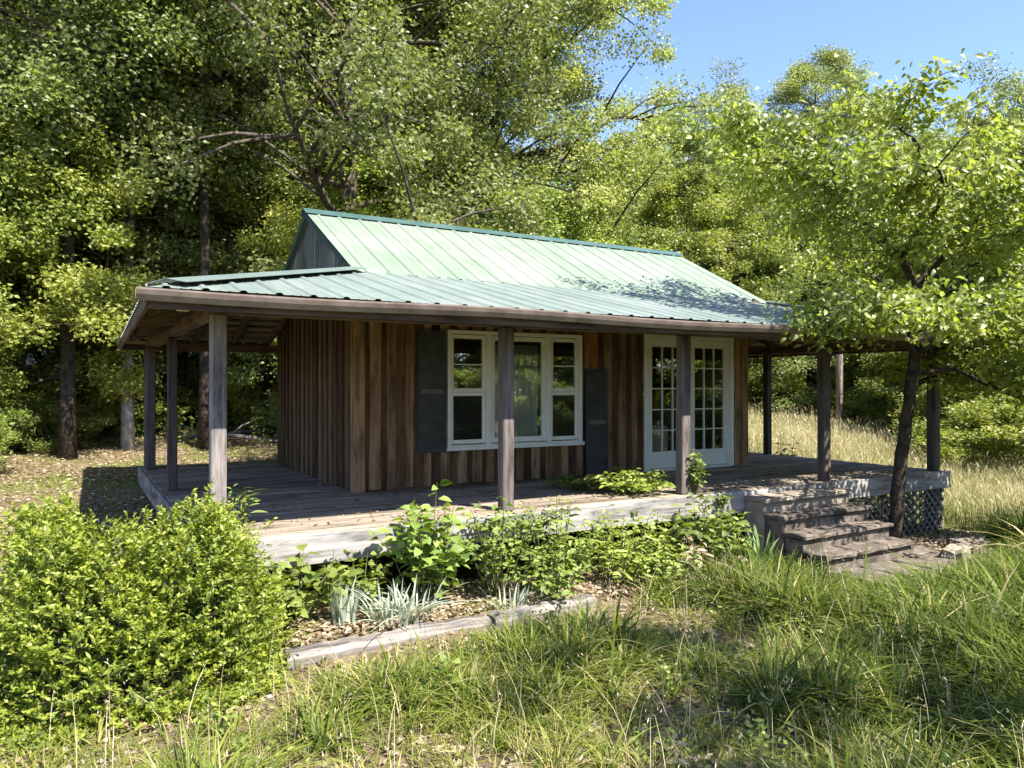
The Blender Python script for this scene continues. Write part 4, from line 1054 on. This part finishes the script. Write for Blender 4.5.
# ------------------------------------------------------------------ garden plants
def leafy(name, loc, seed, ns, h, spread, L_, W_, per, label, cat='plant', mat='plant', group='leafy plants in the flower bed', z=None, lean=0., droop=.18, dirx=(0, 0), tone=.5):
    if group == 'leafy plants in the flower bed' and mat == 'plant': ns = int(ns*2.0); spread *= 1.35; h *= 1.2; L_ *= 1.12; W_ *= 1.12; tone += .12
    rr = random.Random(seed); rg = np.random.default_rng(seed)
    b = Vector((loc[0], loc[1], float(ground_z(*loc))-.01 if z is None else z)); t = thing(name, b, label, cat, group)
    m = MB(); P = []; D = []
    for i in range(ns):
        a = i*2.4+rr.uniform(-.4, .4); r = spread*math.sqrt((i+.5)/ns)*rr.uniform(.7, 1.15); hh = h*rr.uniform(.5, 1.22)*(1-.35*(r/max(spread, .01))**2)
        e = b+Vector((math.cos(a)*r+dirx[0]*rr.uniform(.3, 1), math.sin(a)*r+dirx[1]*rr.uniform(.3, 1), hh)); q = b+Vector((math.cos(a)*r*.25, math.sin(a)*r*.25, 0)); mm = q.lerp(e, .55)+Vector((0, 0, .12*h))
        m.tube([q, mm, e], [.007, .005, .002], 5, cap=False)
        for j in range(per):
            f = .22+.80*(j+rr.random())/per; p = q.lerp(mm, f*2) if f < .5 else mm.lerp(e, f*2-1); aa = j*2.2+i+rr.uniform(-.5, .5)
            D.append((math.cos(aa), math.sin(aa), rr.uniform(-.25, .45))); P.append(p+Vector(D[-1])*.02)
    P = np.array([tuple(p) for p in P]); n = len(P); D = unit(np.array(D)); Nn = unit(rand_dirs(rg, n, 1.4, .6))
    V, F3, F4 = leaf_big(P, D, Nn, L_*rg.uniform(.55, 1.2, n), W_*rg.uniform(.6, 1.15, n), droop)
    vv = np.clip(rg.normal(tone, .22, n), 0, 1)
    link('stems', m.mesh(name+'_stems', M['stem'] if mat != 'deadleaf' else M['twig'], smooth=True), t)
    link('leaves', np_mesh(name+'_leaves', V, [F3, F4], L[mat], np.concatenate([np.tile(vv, 4), np.tile(vv, 2)])), t)
def blades(name, loc, seed, n, h, spread, w, label, mat='iris', group='blade leaved clumps in the flower bed', bend=.25, z=None):
    rg = np.random.default_rng(seed); b = np.array([loc[0], loc[1], float(ground_z(*loc))-.02 if z is None else z])
    a = rg.uniform(0, 6.28, n); r = spread*np.sqrt(rg.uniform(0, 1, n)); P = b+np.stack([np.cos(a)*r, np.sin(a)*r, np.zeros(n)], 1)
    o = np.stack([np.cos(a), np.sin(a), np.zeros(n)], 1)+rg.normal(0, .35, (n, 3))*[1, 1, 0]
    V, F, var = ribbon(rg, P, o, h*rg.uniform(.6, 1.1, n), np.full(n, w)*rg.uniform(.75, 1.2, n), bend*rg.uniform(.2, 1.6, n))
    me = np_mesh(name, V, [F], L[mat], var); tag(link(name, local(me, b), loc=tuple(b)), label, 'plant', group)
def ribbon(rg, P, o, h, w, bend, seg=4, var=None):
    n = len(P); S = unit(np.cross(o, UPV)+rg.normal(0, .25, (n, 3))); V = []
    for i in range(seg+1):
        f = i/seg; c = P+UPV*(h*(f-.45*np.minimum(bend, 1.6)*f**2.2))[:, None]+o*(h*bend*f**1.8)[:, None]
        ww = (w*(1-f**2.2)*.5+.0006)[:, None]; V += [c-S*ww, c+S*ww]
    V = np.stack(V, 1).reshape(-1, 3); k = 2*(seg+1); base = (np.arange(n)*k)[:, None]
    F = np.stack([base+np.array([[2*i, 2*i+1, 2*i+3, 2*i+2]]) for i in range(seg)], 1).reshape(-1, 4)
    v = np.repeat(rg.uniform(0, 1, n) if var is None else var, seg); return V, F, v

leafy('broadleaf_plant', (.55, -.52), 31, 9, .46, .34, .125, .085, 9, 'broad leaved bright plant between the round shrub and first iris')
leafy('broadleaf_plant', (1.72, -.46), 32, 12, .80, .36, .13, .085, 11, 'tallest broad leaved plant climbing past the deck edge left of the middle post')
leafy('broadleaf_plant', (2.42, -.50), 33, 11, .74, .36, .085, .05, 14, 'bushy small leaved plant below the middle porch post', tone=.4)
leafy('ferny_plant', (3.05, -.55), 34, 18, .66, .48, .09, .035, 16, 'yellow green ferny plant just right of the middle post', tone=.62)
leafy('ferny_plant', (3.72, -.66), 35, 18, .58, .50, .09, .035, 16, 'wide ferny plant in the middle of the bed', tone=.66)
leafy('broadleaf_plant', (4.25, -.55), 36, 12, .52, .40, .09, .055, 12, 'leafy plant left of the dried brown plant', tone=.45)
leafy('broadleaf_plant', (4.85, -.60), 37, 13, .64, .38, .12, .07, 12, 'dark green leafy plant behind the dried brown plant', tone=.3)
leafy('broadleaf_plant', (5.35, -.55), 38, 9, .46, .30, .10, .06, 10, 'leafy plant under the deck edge left of the steps', tone=.4)
leafy('dried_plant', (4.42, -1.02), 39, 8, .50, .14, .10, .04, 9, 'dried brown withered plant at the front of the bed', mat='deadleaf', droop=.5)
leafy('broadleaf_plant', (1.12, -.38), 40, 6, .38, .22, .10, .065, 8, 'small leafy plant in shade under the deck behind the irises', tone=.4)
leafy('deck_sprig', (1.30, -.20), 41, 4, .66, .10, .07, .04, 9, 'thin leafy sprig poking over the deck edge above the irises', group=None)
leafy('deck_sprig', (2.06, -.22), 42, 3, 1.02, .10, .07, .042, 11, 'tall leafy sprig standing above the deck edge left of the middle post', group=None)
leafy('corner_weed', (.30, .42), 43, 5, .42, .12, .16, .03, 6, 'narrow leaved weed growing through the deck beside the corner post', group=None, z=0.0)
leafy('creeper_mound', (4.72, .38), 44, 46, .26, .60, .095, .06, 12, 'bright creeper sprawled over the deck beside the vine covered post', 'creeper', group=None, z=-.01, tone=.6)
leafy('creeper_mound', (4.35, .95), 45, 30, .17, .55, .085, .05, 9, 'shaded creeper spread on the deck below the fallen shutter', 'creeper', group=None, z=-.01, tone=.2)
leafy('climbing_vine', (5.33, -.06), 46, 16, .52, .10, .085, .055, 10, 'leafy vine climbing the right side of the porch post by the doors', 'vine', group=None, z=-.02, tone=.6)
leafy('hanging_vine', (5.62, -.20), 47, 8, .18, .14, .07, .045, 8, 'small leafy vine hanging over the deck edge beside the steps', 'vine', group=None, z=-.16, tone=.5)
leafy('broadleaf_plant', (2.75, -.95), 53, 8, .34, .3, .08, .045, 10, 'low leafy plant beside the small iris clump', tone=.5)
leafy('ferny_plant', (4.05, -1.0), 54, 10, .34, .32, .08, .03, 14, 'low yellowish ferny plant in front of the dried brown plant', tone=.8)
leafy('deck_sprig', (.92, -.16), 55, 3, .74, .09, .06, .04, 8, 'leafy sprig leaning over the lit deck edge nearest the corner post', group=None)
leafy('tangled_vine', (2.45, -.17), 56, 22, .16, .36, .05, .03, 12, 'thin tangled vine left of the middle post foot on the deck edge', 'vine', group=None, z=-.14, tone=.35)
leafy('tangled_vine', (2.95, -.17), 48, 30, .20, .52, .055, .03, 12, 'tangled vine matted over the deck edge at the middle post foot', 'vine', group=None, z=-.17, tone=.4)
leafy('field_weed', (10.9, 3.2), 49, 9, .95, .35, .14, .07, 9, 'leafy weed standing in field grass behind the side deck', group=None, tone=.5)
leafy('lawn_weed', (1.02, -2.35), 50, 6, .34, .14, .07, .045, 9, 'bright leafy weed in the grass below the long timber', 'weed', group=None, tone=.6)
leafy('lawn_weed', (-.35, -2.25), 51, 5, .26, .12, .06, .035, 8, 'small weed in the grass in front of the round shrub', 'weed', group=None, tone=.5)
leafy('lawn_weed', (11.6, .9), 52, 7, .6, .3, .10, .05, 9, 'dark weed in the field grass right of the lattice', 'weed', group=None, tone=.25)
blades('iris_clump', (.86, -.72), 61, 46, .40, .10, .030, 'pale stiff iris clump nearest the round shrub')
blades('iris_clump', (1.22, -.86), 62, 60, .36, .20, .024, 'wider pale iris clump at the front of the bed', bend=.7)
blades('iris_clump', (1.42, -.80), 63, 50, .36, .18, .022, 'drooping pale iris clump in front of the tallest broad leaved plant', bend=.9)
blades('iris_clump', (2.30, -.92), 64, 44, .26, .16, .018, 'small iris clump below the bushy small leaved plant', bend=.5)
blades('yucca_clump', (5.62, -.82), 65, 26, .52, .13, .050, 'broad bladed green clump against the left side of the steps', 'yucca', bend=.35)

# ------------------------------------------------------------------ grass and litter
def hash_noise(x, y, s, seed):
    r = np.random.default_rng(seed); out = np.zeros_like(x); amp = 1
    for o in range(4):
        a = r.uniform(0, 6.28, 4); k = s*(1.9**o)
        for q in range(4): out += amp*np.sin(k*(x*math.cos(a[q])+y*math.sin(a[q]))+a[(q+1) % 4]*3)/4
        amp *= .62
    return out
def steps_mask(x, y): return ((x > 5.9) & (x < 9.9) & (y > -1.95+.12*np.sin(x*6)))
def lawn():
    rg = np.random.default_rng(71)
    def ok(x, y):
        edge = np.where(x < 3.1, -1.28, np.where(x < 5.9, -1.15, -1.0))
        keep = (y < edge+.06*np.sin(x*5)) & ~steps_mask(x, y) & ~((x > 7.9) & (x < 9.8) & (y > -1.5))
        return keep & ~(((x+.78)/1.02)**2+((y+.95)/.92)**2 < 1)
    nt_ = 13500; tx = rg.uniform(-3.2, 13.5, nt_); ty = rg.uniform(-6.3, -.7, nt_)
    n1 = hash_noise(tx, ty, 2.1, 5); n2 = hash_noise(tx, ty, .9, 6)
    lushT = sstep(-.55, .75, n2+.55*n1+.50*sstep(1.0, 4.5, tx)-.06-.50*sstep(1.6, -.3, tx)*sstep(-3.4, -1.8, ty))*1.15+.05
    dens = .40+.38*n1+.40*lushT; keep = ok(tx, ty) & (rg.uniform(0, 1, nt_) < dens)
    tx, ty, lushT, n1, n2 = tx[keep], ty[keep], lushT[keep], n1[keep], n2[keep]; nT = len(tx)
    cnt = (rg.integers(7, 19, nT)*(.6+.8*lushT)).astype(int)+3; idx = np.repeat(np.arange(nT), cnt); n = len(idx)
    a = rg.uniform(0, 6.28, n); rad = rg.uniform(0, 1, n)**.6*rg.uniform(.03, .13, nT)[idx]
    x = tx[idx]+np.cos(a)*rad; y = ty[idx]+np.sin(a)*rad; P = np.stack([x, y, ground_z(x, y)-.01], 1)
    comb = hash_noise(tx, ty, .5, 8)*2.2; cdir = np.stack([np.cos(comb), np.sin(comb), 0*comb], 1)[idx]
    o = unit(np.stack([np.cos(a), np.sin(a), np.zeros(n)], 1)+cdir*.28)
    hT = (.12+.32*lushT)*(1-.55*sstep(-2.3, -1.5, ty)*sstep(3.6, 2.8, tx))*(1-.5*sstep(-3.0, -2.1, ty)*sstep(4.6, 5.6, tx)*sstep(9.5, 8, tx))*rg.uniform(.55, 1.35, nT); h = hT[idx]*rg.uniform(.5, 1.2, n); w = (.0044+.0085*lushT*rg.uniform(.1, 1.6, nT)**1.3)[idx]*rg.uniform(.7, 1.3, n)
    big = (rg.uniform(0, 1, nT) < .06)[idx]; h = np.where(big, h*1.3, h); w = np.where(big, w*1.8, w)
    toneT = rg.normal(.35, .17, nT)+.08*sstep(2.5, .3, tx)+.34*(.5-lushT); strawT = rg.uniform(0, 1, nT) < .03+.10*sstep(3.2, .8, tx)+.22*np.clip(.5-lushT, 0, 1)
    v = toneT[idx]+rg.normal(0, .09, n); v = np.where(strawT[idx] | (rg.uniform(0, 1, n) < .06), rg.uniform(.70, 1, n), v)
    V, F, var = ribbon(rg, P, o, h, w, rg.uniform(.25, 1.5, n), 4, np.clip(v, 0, 1))
    # short thatch between the tufts
    m_ = 42000; x = rg.uniform(-3.2, 13.5, m_); y = rg.uniform(-6.3, -.7, m_); k = ok(x, y) & (rg.uniform(0, 1, m_) < .62+.3*hash_noise(x, y, 1.3, 12)); x, y = x[k], y[k]; m_ = len(x)
    a = rg.uniform(0, 6.28, m_); V2, F2, var2 = ribbon(rg, np.stack([x, y, ground_z(x, y)-.005], 1), np.stack([np.cos(a), np.sin(a), 0*a], 1), rg.uniform(.04, .15, m_), rg.uniform(.004, .009, m_), rg.uniform(.3, 1.5, m_), 2, np.clip(rg.beta(2, 2.4, m_), 0, 1))
    tag(link('lawn_grass', np_mesh('lawn_grass', np.concatenate([V, V2]), [F, F2+len(V)], L['grass'], np.concatenate([var, var2]))), 'long unmown green and straw coloured grass in front of the cabin', 'grass', kind='stuff')
lawn()
def far_lawn():
    rg = np.random.default_rng(77); n = 60000; x = rg.uniform(-8, 30, n); y = rg.uniform(-24, -5.2, n); nz = hash_noise(x, y, .8, 3); k = (rg.uniform(0, 1, n) < .6+.3*nz) & ((y < -6.2) | (x > 9)); x, y = x[k], y[k]; n = len(x)
    a = rg.uniform(0, 6.28, n); V, F, var = ribbon(rg, np.stack([x, y, ground_z(x, y)-.01], 1), np.stack([np.cos(a), np.sin(a), 0*a], 1), rg.uniform(.15, .4, n), rg.uniform(.012, .03, n), rg.uniform(.3, 1.3, n), 2, np.clip(rg.beta(2, 2.6, n), 0, 1))
    tag(link('rough_grass', np_mesh('rough_grass', V, [F], L['grass'], var)), 'rough grass on the far side of the lawn, opposite the cabin', 'grass', kind='stuff')
far_lawn()
def field():
    rg = np.random.default_rng(72); n = 130000
    r = rg.uniform(0, 1, n)**.8
    x = 9.0+22*r*rg.uniform(.2, 1, n); y = rg.uniform(-2.2, 17, n)
    keep = ~((x < 10.6) & (y > -.25) & (y < 6.85)) & ~((x < 10.3) & (y < -.25))
    keep &= ~((x < 10.9) & (y < 0) & (y > -1.3) & (rg.uniform(0, 1, n) < .7))
    dist = np.hypot(x+1, y+6.7); edge = 28.5-.75*np.clip(x-14, 0, 9); keep &= dist < edge+1.5
    x, y = x[keep], y[keep]; n = len(x); nz = hash_noise(x, y, .9, 9)
    P = np.stack([x, y, ground_z(x, y)-.01], 1); a = rg.uniform(0, 6.28, n); o = np.stack([np.cos(a), np.sin(a), np.zeros(n)], 1)
    near = sstep(12.5, 10.3, x)*sstep(3, 0, y)
    h = (.66+.18*nz)*rg.uniform(.5, 1.25, n)*(1-.5*near); w = rg.uniform(.006, .014, n)
    v = np.clip(rg.beta(2.4, 1.8, n)+.18*nz-.35*near, 0, 1)
    V, F, var = ribbon(rg, P, o, h, w, rg.uniform(.05, .7, n), 3, v)
    # seed heads
    k = rg.uniform(0, 1, n) < .22; Ps = P[k]+np.stack([o[k, 0]*.08, o[k, 1]*.08, h[k]*.98], 1); m_ = len(Ps)
    V2, F2 = leaf_quads(Ps, unit(rand_dirs(rg, m_, 1.5, .4)), rand_dirs(rg, m_, 0, 1), rg.uniform(.07, .16, m_), rg.uniform(.007, .017, m_))
    tag(link('field_grass', np_mesh('field_grass', np.concatenate([V, V2]), [F, F2+len(V)], L['field'], np.concatenate([var, rg.uniform(.5, .9, m_)]))), 'tall dry seeding meadow grass in the field right of the cabin', 'grass', kind='stuff')
field()
def bank():
    rg = np.random.default_rng(73); n = 60000
    x = rg.uniform(-7, 9, n); y = rg.uniform(-1.5, 17, n); nz = hash_noise(x, y, 1.0, 4)
    keep = ~((x > -.2) & (x < 10.5) & (y > -1.4) & (y < 6.85)) & ~(((x+.78)/1.0)**2+((y+.95)/.9)**2 < 1)
    keep &= rg.uniform(0, 1, n) < .5+.4*nz-.35*sstep(9.5, 12.5, y)
    x, y = x[keep], y[keep]; n = len(x); P = np.stack([x, y, ground_z(x, y)-.01], 1); a = rg.uniform(0, 6.28, n); o = np.stack([np.cos(a), np.sin(a), np.zeros(n)], 1)
    V, F, var = ribbon(rg, P, o, rg.uniform(.04, .13, n), rg.uniform(.007, .013, n), rg.uniform(.2, 1.2, n), 2, np.clip(rg.beta(2, 2, n)*.8+.12, 0, 1))
    tag(link('bank_grass', np_mesh('bank_grass', V, [F], L['grass'], var)), 'thin short grass on the bank beside and behind the porch', 'grass', kind='stuff')
bank()
def litter():
    rg = np.random.default_rng(74); parts = []
    def area(n, x0, x1, y0, y1, f=None):
        x = rg.uniform(x0, x1, n); y = rg.uniform(y0, y1, n)
        if f is not None: k = f(x, y); x, y = x[k], y[k]
        parts.append(np.stack([x, y, ground_z(x, y)+rg.uniform(.003, .03, len(x))], 1))
    area(2600, .3, 5.9, -1.05, .1); area(9000, -2.8, 6, -4.8, -1.2); area(3000, 7.9, 10.6, -1.7, -.2)
    area(30000, -6, 8, 6.9, 18); area(9000, -6, -.2, -1, 8); area(6500, 5.7, 10.4, -2.2, -.2); area(3000, .3, 5.8, -1.05, -.2)
    x = rg.uniform(0, 10.3, 420); y = rg.beta(1, 1.6, 420)*1.9+.02; parts.append(np.stack([x, y, np.full(420, .012)], 1))
    x = rg.uniform(0, 1.8, 160); y = rg.uniform(.2, 6.6, 160); parts.append(np.stack([x, y, np.full(160, .012)], 1))
    P = np.concatenate(parts); n = len(P); D = unit(rand_dirs(rg, n, 0, .35)); Nn = unit(rand_dirs(rg, n, 1.6, .8))
    V, F = leaf_quads(P, D, Nn, rg.uniform(.03, .085, n), rg.uniform(.015, .045, n))
    tag(link('leaf_litter', np_mesh('leaf_litter', V, [F], L['deadleaf'], rg.uniform(0, 1, n))), 'fallen dry brown leaves scattered over bed, lawn and bank', 'leaf litter', kind='stuff')
litter()
def cover():
    rg = np.random.default_rng(79); k = 420; x = rg.uniform(-2.6, 9, k); y = rg.uniform(-5.2, -1.3, k); keep = ~steps_mask(x, y) & (rg.uniform(0, 1, k) < .55+.4*hash_noise(x, y, 1.1, 31)) & ~(((x+.78)/1.1)**2+((y+.95)/1.0)**2 < 1); x, y = x[keep], y[keep]; k = len(x)
    n = 34; i = np.repeat(np.arange(k), n); r = rg.uniform(.05, .2, k)[i]*np.sqrt(rg.uniform(0, 1, k*n)); a = rg.uniform(0, 6.28, k*n); px, py = x[i]+r*np.cos(a), y[i]+r*np.sin(a)
    P = np.stack([px, py, ground_z(px, py)+rg.uniform(.03, .17, k*n)], 1); V, F = leaf_quads(P, rand_dirs(rg, k*n, .1, .5), unit(rand_dirs(rg, k*n, 1.4, .6)), rg.uniform(.02, .055, k*n), rg.uniform(.014, .034, k*n))
    tag(link('ground_cover', np_mesh('ground_cover', V, [F], L['plant'], np.clip(rg.normal(.4, .2, k)[i]+rg.normal(0, .15, k*n), 0, 1))), 'small broad leaved weeds mixed into the lawn grass', 'weeds', kind='stuff')
    m_ = 900; x = rg.uniform(-2.5, 11, m_); y = rg.uniform(-5.5, -1.4, m_); kk = ~steps_mask(x, y) & ~(((x+.78)/1.1)**2+((y+.95)/1.0)**2 < 1); x, y = x[kk], y[kk]; m_ = len(x); a = rg.uniform(0, 6.28, m_); o = np.stack([np.cos(a), np.sin(a), 0*a], 1); h = rg.uniform(.25, .55, m_); P = np.stack([x, y, ground_z(x, y)], 1)
    V, F, v = ribbon(rg, P, o, h, np.full(m_, .0035), rg.uniform(.1, .5, m_), 3, rg.uniform(.7, 1, m_)); T = P+o*(h*.2)[:, None]+UPV*(h*.93)[:, None]
    T = np.repeat(T, 5, 0)+rg.normal(0, .014, (m_*5, 3))*[1, 1, 1.8]; V2, F2 = leaf_quads(T, unit(rand_dirs(rg, m_*5, 1.2, .5)), rand_dirs(rg, m_*5, 0, 1), rg.uniform(.012, .035, m_*5), rg.uniform(.003, .008, m_*5))
    tag(link('seed_stalks', np_mesh('seed_stalks', np.concatenate([V, V2]), [F, F2+len(V)], L['field'], np.concatenate([v, rg.uniform(.6, 1, m_*5)]))), 'thin dry seed stalks standing in the lawn grass', 'grass', kind='stuff')
cover()
def undergrowth():
    rg = np.random.default_rng(75); k = 300
    u = rg.uniform(-120, 640, k); d = rg.uniform(17.5, 32, k); th = R(30.14)+np.arctan((u-512)/754.33)
    x = -1.047+d*np.sin(th); y = -6.733+d*np.cos(th); keep = ~((x > -1) & (x < 11.5) & (y < 8.5)); x, y = x[keep], y[keep]
    C = np.stack([x, y, ground_z(x, y)+rg.uniform(.05, .5, len(x))], 1)
    V, F, var = clump_leaves(rg, C, rg.uniform(.35, .8, len(x)), 130, .12, .075, np.clip(rg.normal(.45, .15, len(x)), 0, 1))
    tag(link('undergrowth', np_mesh('undergrowth', V, [F], L['under'], var)), 'low leafy undergrowth on the shaded woodland floor', 'undergrowth', kind='stuff')
undergrowth()
